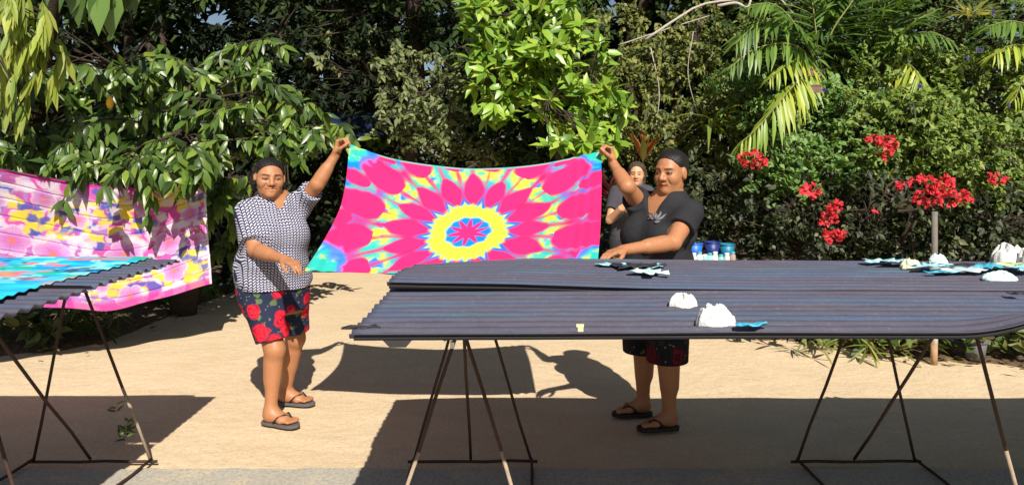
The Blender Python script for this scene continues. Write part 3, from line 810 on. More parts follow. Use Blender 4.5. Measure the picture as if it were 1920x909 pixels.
def shirt_wave_mat():
    t = NT('navy_white_knit_print'); v = t.coord(); x = t.xyz(t.mapping(v, (1, 1, 1), (0, 0, -.7)))
    nz = t.noise(v, 9, 2)
    zz = t.math('ADD', x[2], t.math('MULTIPLY', nz, .03))
    zig = t.math('PINGPONG', t.math('MULTIPLY', x[0], 1.0), .010)
    r = t.math('FRACT', t.math('MULTIPLY', t.math('ADD', zz, zig), 1 / .0155))
    w = t.math('GREATER_THAN', r, .52)
    d = t.math('GREATER_THAN', t.math('FRACT', t.math('MULTIPLY', x[0], 1 / .0185)), .22)
    c = t.mix(t.math('MULTIPLY', w, d), (.026, .026, .065), (.52, .52, .60))
    t.bump(t.noise(v, 28, 4), .35, .01)
    return t.base(c, .85, .15)
def rose_mat(name, base, red, green, scale, dark=1.0):
    t = NT(name); v = t.coord()
    vv = t.n('ShaderNodeVectorMath', operation='ADD'); t.l(v, vv.inputs[0])
    nzc = t.n('ShaderNodeTexNoise'); t.l(v, nzc.inputs['Vector']); nzc.inputs['Scale'].default_value = 26
    sc = t.n('ShaderNodeVectorMath', operation='SCALE'); t.l(nzc.outputs['Color'], sc.inputs[0]); sc.inputs['Scale'].default_value = .045
    t.l(sc.outputs[0], vv.inputs[1]); p = vv.outputs[0]
    d1 = t.voro(p, scale, rnd=.85); d2 = t.voro(t.mapping(p, loc=(.37, .21, .13)), scale * 1.7)
    pet = t.math('SINE', t.math('MULTIPLY', d1, 48))
    c = t.mix(t.ramp(d2, [(.26, .9), (.33, 0)]), base, green)
    c = t.mix(t.ramp(t.voro(p, scale * 4, 'F1'), [(.15, .5), (.2, 0)]), c, (.36, .30, .10))
    rc = t.mix(t.ramp(pet, [(.0, 0), (.9, 1)]), red, tuple(np.array(red) * (.42, .3, .5)))
    c = t.mix(t.ramp(d1, [(.44, 1), (.48, 0)]), c, rc)
    t.bump(t.noise(v, 18, 4), .35, .012)
    return t.base(c, .85, .15)
M_shirt1 = shirt_wave_mat()
M_short1 = rose_mat('rose_print', (.020, .026, .060), (.72, .022, .045), (.10, .16, .06), 8.5)
M_shirt2 = simple('black_jersey', (.024, .024, .027), .85, .3, 7, .4, .012, .15)
M_short2 = rose_mat('dark_flower_print', (.012, .012, .016), (.10, .012, .02), (.03, .025, .03), 7)
M_shirt3 = simple('charcoal_jersey', (.06, .058, .070), .9, .3, 25, .4, .008, .15)

def wrink(amp, fx, fz, ph=0): return lambda u, w, Z: amp * (np.sin(u * fx + Z * fz + ph + 1.6 * np.sin(Z * 17)) * .6 + np.sin(w * fx * .8 - Z * fz * 1.7 + 2 * ph) * .4)

def woman_left():
    t = thing('person', 'woman in navy and white patterned top and red rose shorts holding the sarong', 'person', (-1.41, 4.62, 0))
    ang = math.radians(38); fw = np.array([math.sin(ang), -math.cos(ang), 0]); lf = np.array([math.cos(ang), math.sin(ang), 0])
    cx, cy = -1.452, 4.62
    sec = [(.66, cx + .01, cy, .17, .13), (.74, cx, cy, .19, .145), (.82, cx - .004, cy, .198, .152), (.92, cx - .004, cy - .008, .188, .155), (1.02, cx, cy - .01, .178, .145), (1.12, cx, cy - .005, .178, .132), (1.20, cx + .002, cy, .172, .118), (1.27, cx + .006, cy, .150, .098), (1.315, cx + .01, cy, .112, .080), (1.36, cx + .012, cy, .068, .064)]
    ls = np.array([cx, cy, 1.258]) + lf * .160; rs = np.array([cx, cy, 1.240]) - lf * .160
    le, lw = P(595, 345, 4.60), P(629, 291, 4.62)
    re, rw = P(478, 468, 4.41), P(533, 487, 4.22)
    hc = P(505, 335, 4.555)
    rh = np.array([cx, cy, .78]) - lf * .095; lh = np.array([cx, cy, .78]) + lf * .09
    rk, ra = P(515, 655, 4.47), np.array([-1.415, 4.45, .085])
    lk, la = np.array([-1.360, 4.76, .43]), np.array([-1.435, 4.815, .085])
    uni, sub, late, cut, local, W, A = head_prims(hc, (.44, -.88, -.06), (0.05, 0, 1), 1.02, 1.0, 1.10)
    hl = hand_prims(lw, (.32, .02, .95), (.92, -.30, -.1), -1, (1.0, 1.05, .7), 1.0, thumb=(.7, .25, .8))
    hr = hand_prims(rw, (.72, -.66, -.10), (.18, -.05, -1), -1, ((.15, .45, .4), (.2, .5, .4), (.25, .55, .4), (.3, .55, .5)), 1.02, thumb=(.8, .4, .3))
    g = Grid((-1.80, 3.98, 0), (-.88, 5.02, 1.76), [(hc - .14, hc + .14), (lw - .06, lw + .14), (rw - .06, rw + .15), (np.array([-3, 0, 0]), np.array([-2.9, .1, .13]))])
    B = g.empty()
    put(g, B, loft(sec, ang, .62, 1.36), .03)
    for sx in (-1, 1):
        put(g, B, ell(np.array([cx, cy, 1.10]) + lf * .08 * sx + fw * .10, np.array([lf, fw, [0, 0, 1]]), (.088, .075, .085)), .05)
    put(g, B, cap(np.array([cx + .012, cy, 1.33]), W(0, -.018, -.05), .056, .054), .03)
    for pr, k in uni: put(g, B, pr, k)
    for pr, k in sub: put(g, B, pr, k, True)
    for pr, k in late: put(g, B, pr, k)
    for pr, k in cut: put(g, B, pr, k, True)
    for s_, e_, w_, r in ((ls, le, lw, 1), (rs, re, rw, 1)):
        put(g, B, cap(s_, e_, .057, .042), .04); put(g, B, cap(e_, w_, .041, .027), .02)
        put(g, B, cap(e_ * .75 + w_ * .25, e_ * .5 + w_ * .5, .042, .036), .02)
    for pr, k in hl + hr: put(g, B, pr, k)
    for h_, k_, a_, sgn in ((rh, rk, ra, 1), (lh, lk, la, 1)):
        put(g, B, cap(h_, k_, .098, .058), .05); put(g, B, cap(k_, a_, .054, .034), .03)
        bk = unit([-.6, .8, 0]) * .018
        put(g, B, cap(k_ * .78 + a_ * .22 + bk, k_ * .5 + a_ * .5 + bk, .048, .040), .04)
        put(g, B, ell(k_ + fw * .02, np.eye(3), (.046, .046, .05)), .03)
    fr, QR, *_ = foot_prims(ra, (.93, -.30), .020); fl_, QL, *_ = foot_prims(la, (.97, -.12), .020)
    for pr, k in fr + fl_: put(g, B, pr, k)
    skin_out(g, B, 'body', M_skin, t, lambda V: face_tint(V, local, 1.0, open_mouth=True))
    # top
    S_ = g.empty()
    ssec = [(z, x, y, a + .016 + (.012 if z < .95 else 0), b + .016 + (.014 if z < .95 else 0)) for z, x, y, a, b in sec]
    put(g, S_, loft(ssec, ang, .775, 1.338, 0, wrink(.0095, 30, 18)), .02)
    for sx in (-1, 1): put(g, S_, ell(np.array([cx, cy, 1.095]) + lf * .08 * sx + fw * .105, np.array([lf, fw, [0, 0, 1]]), (.10, .085, .098)), .06)
    le_c = ls * .30 + le * .70; put(g, S_, cap(ls - unit(le - ls) * .02, le, .074, .072, [(le_c, unit(le - ls))]), .05)
    re_c = rs * .22 + re * .78; put(g, S_, cap(rs + [0, 0, -.005], re, .075, .080, [(re_c, unit(re - rs))]), .05)
    put(g, S_, cap(np.array([cx + .012, cy, 1.30]), np.array([cx + .012, cy, 1.5]), .075, .085), .01, True)
    put(g, S_, cap(np.array([cx, cy, 1.245]) + fw * .13, np.array([cx, cy, 1.40]) + fw * .07, .012, .075), .02, True)
    S_ = np.maximum(S_, -(B + .003)); skin_out(g, S_, 'shirt', M_shirt1, t)
    # shorts
    H = g.empty()
    hs = [(z, x, y, a + .014, b + .014) for z, x, y, a, b in sec]
    put(g, H, loft(hs, ang, .64, .84, 0, wrink(.005, 30, 24, 1)), .02)
    for h_, k_ in ((rh, rk), (lh, lk)):
        cpt = h_ * .14 + k_ * .86; put(g, H, cap(h_, k_, .118, .090, [(cpt, unit(k_ - h_ + np.array([0, 0, -.2])))]), .05)
    H = np.maximum(H, -(B + .003)); H = np.maximum(H, -(S_ + .002)); skin_out(g, H, 'shorts', M_short1, t)
    # hair drawn back
    Hr = g.empty()
    u_ = A[2]; f_ = A[1]
    put(g, Hr, with_disp(ell(W(0, -.022, .035), A, (.086, .1045, .0915), [(W(0, -.02, -.085), -u_), (W(0, .052, 0), unit(f_ - .75 * u_))]), strands(W(0, -.02, .02), A, .0022, 38)), .006); face_cut(g, Hr, W, A, HL1, 1.02 * np.array([1.1, 1, 1]))
    for sx in (-1, 1): put(g, Hr, with_disp(ell(W(sx * .074, -.030, -.018), A, (.020, .038, .058)), strands(W(0, -.02, .02), A, .003, 30)), .02)
    put(g, Hr, ell(W(0, -.110, -.03), A, (.050, .040, .055)), .03)
    put(g, Hr, cap(W(0, -.115, -.05), W(.01, -.10, -.13), .03, .015), .03)
    Hr = np.maximum(Hr, -(B + .0015)); skin_out(g, Hr, 'hair', M_hair, t)
    m_sole = simple('grey_rubber', (.10, .085, .085), .7); sandal(t, QR, 1, m_sole, M_flip); sandal(t, QL, 1, m_sole, M_flip)
woman_left()

def woman_right():
    t = thing('person', 'woman in black t-shirt and dark shorts resting one hand on the table', 'person', (.85, 4.45, 0))
    ang = math.radians(-48); fw = np.array([math.sin(ang), -math.cos(ang), 0]); lf = np.array([math.cos(ang), math.sin(ang), 0])
    cx, cy = .845, 4.42
    sec = [(.62, cx - .02, cy, .175, .15), (.74, cx - .02, cy, .20, .16), (.84, cx - .015, cy, .198, .165), (.94, cx, cy - .01, .186, .160), (1.04, cx + .01, cy - .02, .178, .150), (1.14, cx + .025, cy - .03, .180, .140), (1.22, cx + .035, cy - .035, .172, .122), (1.29, cx + .045, cy - .04, .152, .102), (1.335, cx + .055, cy - .045, .115, .085), (1.385, cx + .06, cy - .05, .068, .066)]
    cs = np.array([cx + .040, cy - .035, 1.258])
    ls = cs + lf * .17; rs = cs - lf * .165
    re, rw = P(1176, 350, 4.32), P(1149, 306, 4.50)
    le, lw = np.array([.868, 4.085, 1.105]), np.array([.575, 3.93, 1.082])
    hc = P(1258, 322, 4.345); hc[2] = 1.476
    rh = np.array([cx - .02, cy, .78]) - lf * .095; lh = np.array([cx - .01, cy, .78]) + lf * .095
    rk, ra = np.array([.785, 4.55, .43]), np.array([.795, 4.60, .088]); lk, la = np.array([.885, 4.33, .43]), np.array([.905, 4.36, .088])
    uni, sub, late, cut, local, W, A = head_prims(hc, (-.66, -.75, -.10), (.02, 0, 1), 1.09, 0.0, 1.0)
    hr = hand_prims(rw, (-.18, .10, .95), (-.92, -.30, -.1), 1, (1.15, 1.15, .8), 1.0, thumb=(.7, .25, .8))
    hl = hand_prims(lw, (-.80, -.58, -.10), (.0, 0, -1), 1, ((.22, .30, .2), (.25, .3, .25), (.28, .35, .25), (.3, .4, .3)), 1.02, thumb=(.75, .6, .25), spread=.1)
    g = Grid((.34, 3.70, 0), (1.22, 4.80, 1.70), [(hc - .14, hc + .14), (rw - .08, rw + .13), (lw - .19, lw + .05)])
    B = g.empty()
    put(g, B, loft(sec, ang, .60, 1.39), .03)
    for sx in (-1, 1): put(g, B, ell(np.array([cx + .02, cy - .03, 1.12]) + lf * .085 * sx + fw * .11, np.array([lf, fw, [0, 0, 1]]), (.095, .085, .09)), .05)
    put(g, B, cap(np.array([cx + .058, cy - .048, 1.35]), W(0, -.018, -.05), .060, .058), .03)
    for pr, k in uni: put(g, B, pr, k)
    for pr, k in sub: put(g, B, pr, k, True)
    for pr, k in late: put(g, B, pr, k)
    for pr, k in cut: put(g, B, pr, k, True)
    for s_, e_, w_ in ((ls, le, lw), (rs, re, rw)):
        put(g, B, cap(s_, e_, .063, .043), .04); put(g, B, cap(e_, w_, .041, .027), .02)
        put(g, B, cap(e_ * .8 + w_ * .2, e_ * .5 + w_ * .5, .043, .037), .02)
    for pr, k in hl + hr: put(g, B, pr, k)
    for h_, k_, a_ in ((rh, rk, ra), (lh, lk, la)):
        put(g, B, cap(h_, k_, .105, .062), .05); put(g, B, cap(k_, a_, .057, .037), .03)
        bk = unit([.8, .5, 0]) * .018
        put(g, B, cap(k_ * .8 + a_ * .2 + bk, k_ * .5 + a_ * .5 + bk, .052, .043), .04)
    f1, Q1, *_ = foot_prims(ra, (-1, -.05), .024); f2, Q2, *_ = foot_prims(la, (-1, -.08), .024)
    for pr, k in f1 + f2: put(g, B, pr, k)
    skin_out(g, B, 'body', M_skin, t, lambda V: face_tint(V, local, 0.0, hl=HL2))
    S_ = g.empty()
    ssec = [(z, x, y, a + .014 + (.008 if z < 1 else 0), b + .014 + (.008 if z < 1 else 0)) for z, x, y, a, b in sec]
    put(g, S_, loft(ssec, ang, .78, 1.372, 0, wrink(.0095, 30, 22)), .02)
    for sx in (-1, 1): put(g, S_, ell(np.array([cx + .02, cy - .03, 1.115]) + lf * .085 * sx + fw * .113, np.array([lf, fw, [0, 0, 1]]), (.106, .094, .102)), .06)
    rc = rs * .50 + re * .50; put(g, S_, cap(rs - unit(re - rs) * .03, re, .082, .080, [(rc, unit(re - rs))]), .05)
    lc = ls * .42 + le * .58; put(g, S_, cap(ls + [0, 0, -.006], le, .076, .083, [(lc, unit(le - ls))]), .05)
    put(g, S_, cap(np.array([cx + .058, cy - .048, 1.33]), np.array([cx + .058, cy - .048, 1.55]), .078, .09), .01, True)
    put(g, S_, cap(cs + np.array([0, 0, -.015]) + fw * .13, cs + np.array([0, 0, .12]) + fw * .07, .02, .09), .02, True)
    S_ = np.maximum(S_, -(B + .003)); so_ = skin_out(g, S_, 'shirt', M_shirt2, t)
    # silver leaf motif printed on the chest: raised foil strokes that follow the cloth
    mb = MB(); base = cs + np.array([0, 0, -.048])
    def on(uu, zz):
        p = base + lf * uu + np.array([0, 0, zz])
        for dd in np.arange(.30, .02, -.003):
            q = p + fw * dd; i = [int(np.clip(np.searchsorted(g.ax[k], q[k]), 0, g.shape[k] - 1)) for k in range(3)]
            if S_[tuple(i)] < .004: return q + fw * .002
        return p + fw * .15
    for k in range(6):                       # a spray of broad foil petals
        a0 = -.5 + k * .62; ln = .038 + .010 * ((k * 5) % 3)
        pts = [on(.050 + .008 * math.cos(a0) + ln * q * math.cos(a0 + .6 * q), .0 + .008 * math.sin(a0) + ln * q * math.sin(a0 + .6 * q)) for q in np.linspace(0, 1, 6)]
        mb.tube(pts, [.002, .0075, .0095, .0085, .006, .001], 6)
    mb.build('print_motif', simple('silver_foil', (.13, .13, .145), .45, .5, 120, .3, .002), so_, True)
    H = g.empty()
    hs = [(z, x, y, a + .016, b + .016) for z, x, y, a, b in sec]
    put(g, H, loft(hs, ang, .60, .85, 0, wrink(.006, 26, 20, 1)), .02)
    for h_, k_ in ((rh, rk), (lh, lk)):
        k2 = k_ + np.array([0, 0, -.05]); cpt = np.array([0, 0, .40]); put(g, H, cap(h_, k2, .125, .118, [(cpt, np.array([0, 0, -1.]))]), .04)
    H = np.maximum(H, -(B + .003)); H = np.maximum(H, -(S_ + .002)); skin_out(g, H, 'shorts', M_short2, t)
    Hr = g.empty(); u_ = A[2]; f_ = A[1]; s = 1.09
    put(g, Hr, with_disp(ell(W(0, -.020, .033), A, (.079 * s, .1015 * s, .0885 * s), [(W(0, -.02, -.06), -u_), (W(0, .04, 0), unit(f_ - .75 * u_))]), strands(W(0, -.02, .02), A, .0016, 42)), .006); face_cut(g, Hr, W, A, HL2, 1.09 * np.ones(3))
    put(g, Hr, ell(W(0, -.118, .0), A, (.045, .038, .042)), .02)
    Hr = np.maximum(Hr, -(B + .0015)); skin_out(g, Hr, 'hair', M_hair, t)
    sandal(t, Q1, 1, M_flip, M_flip); sandal(t, Q2, 1, M_flip, M_flip)
woman_right()

def woman_back():
    D = 7.4
    t = thing('person', 'woman in charcoal t-shirt holding a phone behind the woman in black', 'person', (1.17, D, .02))
    ang = math.radians(-14); fw = np.array([math.sin(ang), -math.cos(ang), 0]); lf = np.array([math.cos(ang), math.sin(ang), 0])
    cx, cy = P(1181, 400, D)[0], D
    sec = [(.60, cx, cy, .15, .12), (.72, cx, cy, .175, .135), (.82, cx, cy, .175, .135), (.95, cx, cy, .145, .115), (1.08, cx, cy, .155, .12), (1.18, cx + .01, cy, .160, .11), (1.26, cx + .02, cy, .14, .09), (1.30, cx + .03, cy, .09, .07), (1.34, cx + .04, cy, .05, .055)]
    cs = np.array([cx + .02, cy, 1.23]); ls = cs + lf * .155; rs = cs - lf * .155
    re, rw = P(1143, 412, D - .12), P(1163, 391, D - .26)
    le, lw = ls + np.array([.09, -.02, -.26]), ls + np.array([.02, -.2, -.30])
    hc = P(1194, 327, D - .03)
    rh = np.array([cx - .09, cy, .75]); lh = np.array([cx + .09, cy, .75]); rk = np.array([cx - .08, cy - .02, .43]); lk = np.array([cx + .10, cy + .02, .43]); ra = np.array([cx - .08, cy + .03, .10]); la = np.array([cx + .12, cy + .06, .10])
    uni, sub, late, cut, local, W, A = head_prims(hc, (-.22, -.97, -.04), (0, 0, 1), 1.0, 0.0, .95)
    hr = hand_prims(rw, (.75, -.35, .35), (.3, .9, .0), -1, (.5, .6, .4), .95)
    hl = hand_prims(lw, (-.6, -.6, .2), (0, .5, -.8), -1, (.5, .6, .4), .95)
    g = Grid((cx - .42, D - .60, .02), (cx + .48, D + .25, 1.62), [(hc - .13, hc + .13), (rw - .05, rw + .12)], .009, .005)
    B = g.empty(); put(g, B, loft(sec, ang, .58, 1.34), .03)
    put(g, B, cap(np.array([cx + .04, cy, 1.29]), W(0, -.015, -.05), .050, .048), .03)
    for sx in (-1, 1): put(g, B, ell(np.array([cx + .01, cy, 1.10]) + lf * .075 * sx + fw * .085, np.array([lf, fw, [0, 0, 1]]), (.075, .06, .075)), .05)
    for pr, k in uni: put(g, B, pr, k)
    for pr, k in sub: put(g, B, pr, k, True)
    for pr, k in late: put(g, B, pr, k)
    for s_, e_, w_ in ((ls, le, lw), (rs, re, rw)): put(g, B, cap(s_, e_, .048, .036), .04); put(g, B, cap(e_, w_, .036, .025), .02)
    for pr, k in hl + hr: put(g, B, pr, k)
    for h_, k_, a_ in ((rh, rk, ra), (lh, lk, la)): put(g, B, cap(h_, k_, .085, .055), .05); put(g, B, cap(k_, a_, .05, .033), .03)
    f1, Q1, *_ = foot_prims(ra, (-.2, -1), .04); f2, Q2, *_ = foot_prims(la, (.05, -1), .04)
    for pr, k in f1 + f2: put(g, B, pr, k)
    skin_out(g, B, 'body', M_skin_pale, t, lambda V: face_tint(V, local, 0.0, (1.0, .7, .68)))
    S_ = g.empty()
    put(g, S_, loft([(z, x, y, a + .016, b + .018) for z, x, y, a, b in sec], ang, .76, 1.315, 0, wrink(.006, 24, 16)), .02)
    for sx in (-1, 1): put(g, S_, ell(np.array([cx + .01, cy, 1.095]) + lf * .075 * sx + fw * .088, np.array([lf, fw, [0, 0, 1]]), (.086, .07, .086)), .06)
    for s_, e_ in ((rs, re), (ls, le)):
        c0 = s_ * .35 + e_ * .65; put(g, S_, cap(s_, e_, .064, .066, [(c0, unit(e_ - s_))]), .05)
    put(g, S_, cap(np.array([cx + .04, cy, 1.29]), np.array([cx + .04, cy, 1.5]), .07, .085), .01, True)
    S_ = np.maximum(S_, -(B + .003)); skin_out(g, S_, 'shirt', M_shirt3, t)
    H = g.empty(); put(g, H, loft([(z, x, y, a + .014, b + .014) for z, x, y, a, b in sec], ang, .60, .80), .02)
    for h_, k_ in ((rh, rk), (lh, lk)): put(g, H, cap(h_, k_, .10, .085, [(np.array([0, 0, .62]), np.array([0, 0, -1.]))]), .04)
    H = np.maximum(H, -(B + .003)); H = np.maximum(H, -(S_ + .002)); skin_out(g, H, 'shorts', simple('dark_cotton', (.03, .03, .04), .9), t)
    Hr = g.empty(); u_ = A[2]; f_ = A[1]
    put(g, Hr, with_disp(ell(W(0, -.022, .034), A, (.086, .102, .092), [(W(0, .034, .046), unit(f_ * .86 - u_ * .45))]), strands(W(0, -.02, .02), A, .004)), .01)
    for sx in (-1, 1): put(g, Hr, cap(W(sx * .068, -.02, .01), W(sx * .060, -.035, -.15), .028, .020), .03)
    put(g, Hr, cap(W(0, -.08, .0), W(0, -.07, -.15), .055, .04), .03)
    Hr = np.maximum(Hr, -(B + .0015)); skin_out(g, Hr, 'hair', M_hair_b, t)
    sandal(t, Q1, 1, M_flip, M_flip); sandal(t, Q2, 1, M_flip, M_flip)
    # phone held up in her hand: a thing of its own
    c = rw + np.array([.085, -.075, .045]); b = MB(); b.box(c - [.035, .005, .05], c + [.035, .005, .035])
    ph = thing('phone', 'small dark phone in the hand of the woman in charcoal', 'phone', c)
    link('case', b.mesh('case'), simple('phone_black', (.02, .02, .025), .3), ph)
    b2 = MB(); b2.box(c + [-.031, -.0065, -.045], c + [.031, -.0052, .030]); link('screen', b2.mesh('screen'), simple('phone_glass', (.25, .27, .28), .15), ph)
woman_back()
# ---------------------------------------------------------------- vegetation
T8V = np.array([(0, 0, 0), (-.40, .22, .10), (0, .22, 0), (.40, .22, .10), (-.46, .58, .12), (0, .58, 0), (.46, .58, .12), (0, 1, 0)], float)
T8F = np.array([(0, 2, 1), (0, 3, 2), (1, 2, 5), (1, 5, 4), (2, 3, 6), (2, 6, 5), (4, 5, 7), (5, 6, 7)])
T4V = np.array([(0, 0, 0), (-.5, .45, .14), (.5, .45, .14), (0, 1, 0)], float)
T4F = np.array([(0, 3, 1), (0, 2, 3)])
def nrm_rows(a): return a / (np.linalg.norm(a, axis=1, keepdims=True) + 1e-9)
def frames(dirs, up):
    d = nrm_rows(dirs); n = nrm_rows(up - d * (up * d).sum(1, keepdims=True)); s = np.cross(d, n); return d, n, s
def leaf_arrays(pos, dirs, ups, L, wr, bend=.22, tmpl=8):
    TV, TF = (T8V, T8F) if tmpl == 8 else (T4V, T4F)
    d, n, s = frames(dirs, ups); N = len(pos); L = np.broadcast_to(L, (N,)); wr = np.broadcast_to(wr, (N,)); bend = np.broadcast_to(bend, (N,))
    tx, ty, tz = TV.T
    V = pos[:, None] + d[:, None] * (ty[None] * L[:, None])[..., None] + s[:, None] * (tx[None] * (L * wr)[:, None])[..., None] \
        + n[:, None] * ((tz[None] * (L * wr)[:, None]) - bend[:, None] * ty[None] ** 2 * L[:, None])[..., None]
    Fc = TF[None] + (np.arange(N) * len(TV))[:, None, None]
    return V.reshape(-1, 3), Fc.reshape(-1, 3), len(TV)
def tints(rng, N, cols, w=None, jit=.18):
    cols = np.array(cols); i = rng.choice(len(cols), N, p=w); j = rng.uniform(1 - jit, 1 + jit, (N, 1))
    f = rng.random((N, 1)) * .35; c = cols[i] * (1 - f) + cols[rng.choice(len(cols), N, p=w)] * f
    return np.clip(c * j, 0, 1)
def blob(rng, specs):
    """specs: (px, py, rx, ry, D, dD, n) -> points through the volume"""
    out = []
    for (px, py, rx, ry, D, dD, n) in specs:
        a = rng.random(n) * 2 * math.pi; r = np.sqrt(rng.random(n)); dz = rng.normal(0, dD * .6, n) * np.sqrt(np.maximum(1.05 - r * r, .05))
        for i in range(n): out.append(P(px + rx * r[i] * math.cos(a[i]), py + ry * r[i] * math.sin(a[i]), D + dz[i]))
    return np.array(out)
def whorl(rng, tips, tdirs, k, L, tilt=(.6, 1.2), droop=.4, lj=.25, base=.1):
    N = len(tips); T = np.repeat(tips, k, 0); td = nrm_rows(np.repeat(tdirs, k, 0))
    ref = np.where(np.abs(td[:, 2:3]) < .9, np.array([[0, 0, 1.]]), np.array([[1., 0, 0]]))
    a = nrm_rows(np.cross(td, ref)); b = np.cross(td, a)
    ph = rng.random(N * k) * 2 * math.pi; tl = rng.uniform(*tilt, N * k)
    rad = a * np.cos(ph)[:, None] + b * np.sin(ph)[:, None]
    d = td * np.cos(tl)[:, None] + rad * np.sin(tl)[:, None]; d[:, 2] -= droop * rng.uniform(.5, 1.4, N * k)
    pos = T - td * (rng.random((N * k, 1)) * base)
    LL = L * rng.uniform(1 - lj, 1 + lj, N * k)
    up = np.array([[.12, -.65, .75]]) + rng.normal(0, .28, (N * k, 3))
    return pos, d, up, LL
def branches(rng, root, tips, r0, n_main=6, wig=.12, r_tip=.004):
    """trunk end -> a few limbs -> twigs to the tips, one mesh"""
    mb = MB()
    idx = rng.choice(len(tips), min(n_main, len(tips)), replace=False); hubs = tips[idx] * .62 + root * .38 + rng.normal(0, .12, (len(idx), 3))
    for h in hubs:
        k = np.linspace(0, 1, 6)[:, None]; p = root * (1 - k) + h * k; p[1:-1] += rng.normal(0, wig, (4, 3)) * .5; p[:, 2] += .15 * np.sin(math.pi * k[:, 0])
        mb.tube(p, np.linspace(r0, r0 * .4, 6), 6)
    for t_ in tips:
        h = hubs[np.argmin(((hubs - t_) ** 2).sum(1))]; k = np.linspace(0, 1, 4)[:, None]; p = h * (1 - k) + t_ * k
        p[1:-1] += rng.normal(0, wig * .35, (2, 3)); mb.tube(p, np.linspace(r0 * .3, r_tip, 4), 4, False)
    return mb
M_leaf_big = leaf_mat('glossy_leaf', .25, .36, .5)
M_leaf_soft = leaf_mat('soft_leaf', .38, .5, .4)
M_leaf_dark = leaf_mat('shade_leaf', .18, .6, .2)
M_flower = leaf_mat('bract', .35, .6, .2)
M_bark = simple('bark', (.060, .046, .034), .9, .45, 18, .9, .02, .1)
M_bark_pale = simple('pale_bark', (.36, .32, .27), .9, .35, 14, .8, .015, .1)

def plant(name, label, cat, base, tips, tdirs, k, L, wr, cols, seed, mat, droop=.4, tilt=(.6, 1.2), tmpl=8, n_parts=0, trunk=None, trunk_r=.07, bend=.22, group=None,
          twigs=True, bark=None, w=None, lj=.25, tbase=.1, n_main=6, extra=None, jit=.22):
    rng = np.random.default_rng(seed)
    t = thing(name, label, cat, base, group)
    pos, d, up, LL = whorl(rng, tips, tdirs, k, L, tilt, droop, lj, tbase)
    if extra is not None: pos = np.concatenate([pos, extra[0]]); d = np.concatenate([d, extra[1]]); up = np.concatenate([up, extra[2]]); LL = np.concatenate([LL, extra[3]])
    N = len(pos); tc = tints(rng, N, cols, w, jit)
    bend_ = rng.uniform(.3, 1.7, N) * bend; wrr = wr * rng.uniform(.8, 1.2, N)
    part = np.zeros(N, bool)
    if n_parts:
        # the leaves that face the camera side and stand in front are parts of their own
        px = 960 + pos[:, 0] / pos[:, 1] * F_PX; py = HOR - (pos[:, 2] - CAM_H) / pos[:, 1] * F_PX
        inside = (px > 5) & (px < 1915) & (py > 5) & (py < 900)
        score = np.where(inside, -pos[:, 1] + rng.normal(0, .35, N), -99)
        part[np.argsort(-score)[:n_parts]] = True
        protos = []
        for q in range(6):
            c = np.array(cols)[q % len(cols)] * (1 + .1 * (q - 2.5) / 2.5); b_ = bend * (.5 + .25 * q)
            V, Fc, nv = leaf_arrays(np.zeros((1, 3)), np.array([[0, 1., 0]]), np.array([[0, 0, 1.]]), 1.0, wr, b_, 8)
            me = mesh_np('leaf', V, [Fc], False, np.repeat(np.clip(c, 0, 1)[None], nv, 0)); me.materials.append(mat); protos.append(me)
        dd, nn, ss = frames(d, up); b0 = np.array(base)
        for i in np.where(part)[0]:
            o = bpy.data.objects.new('leaf', protos[rng.integers(6)]); C.objects.link(o); o.parent = t
            p = pos[i] - b0; l_ = LL[i]
            o.matrix_basis = Matrix(((-ss[i][0] * -l_, dd[i][0] * l_, nn[i][0] * l_, p[0]), (-ss[i][1] * -l_, dd[i][1] * l_, nn[i][1] * l_, p[1]), (-ss[i][2] * -l_, dd[i][2] * l_, nn[i][2] * l_, p[2]), (0, 0, 0, 1)))
    r = ~part
    if r.any():
        V, Fc, nv = leaf_arrays(pos[r], d[r], up[r], LL[r], wrr[r], bend_[r], tmpl)
        link('crown', mesh_np('crown', V, [Fc], False, np.repeat(tc[r], nv, 0)), mat, t, 'stuff')
    if trunk is not None:
        mb = MB(); tr = curve_pts(trunk, 12); mb.tube(tr, np.linspace(trunk_r, trunk_r * .55, 12) * (1 + .12 * rng.standard_normal(12)), 9)
        mb.build('trunk', bark or M_bark, t, True)
        root = tr[-1]
    else: root = np.array(base, float)
    if twigs: branches(rng, root, tips[rng.choice(len(tips), min(len(tips), 140), replace=False)], trunk_r * .5, n_main).build('branches', bark or M_bark, t, True)
    return t
def rdirs(rng, n, mean=(0, -.5, .3), sd=.5): return rng.normal(0, sd, (n, 3)) + np.array(mean)

R = np.random.default_rng
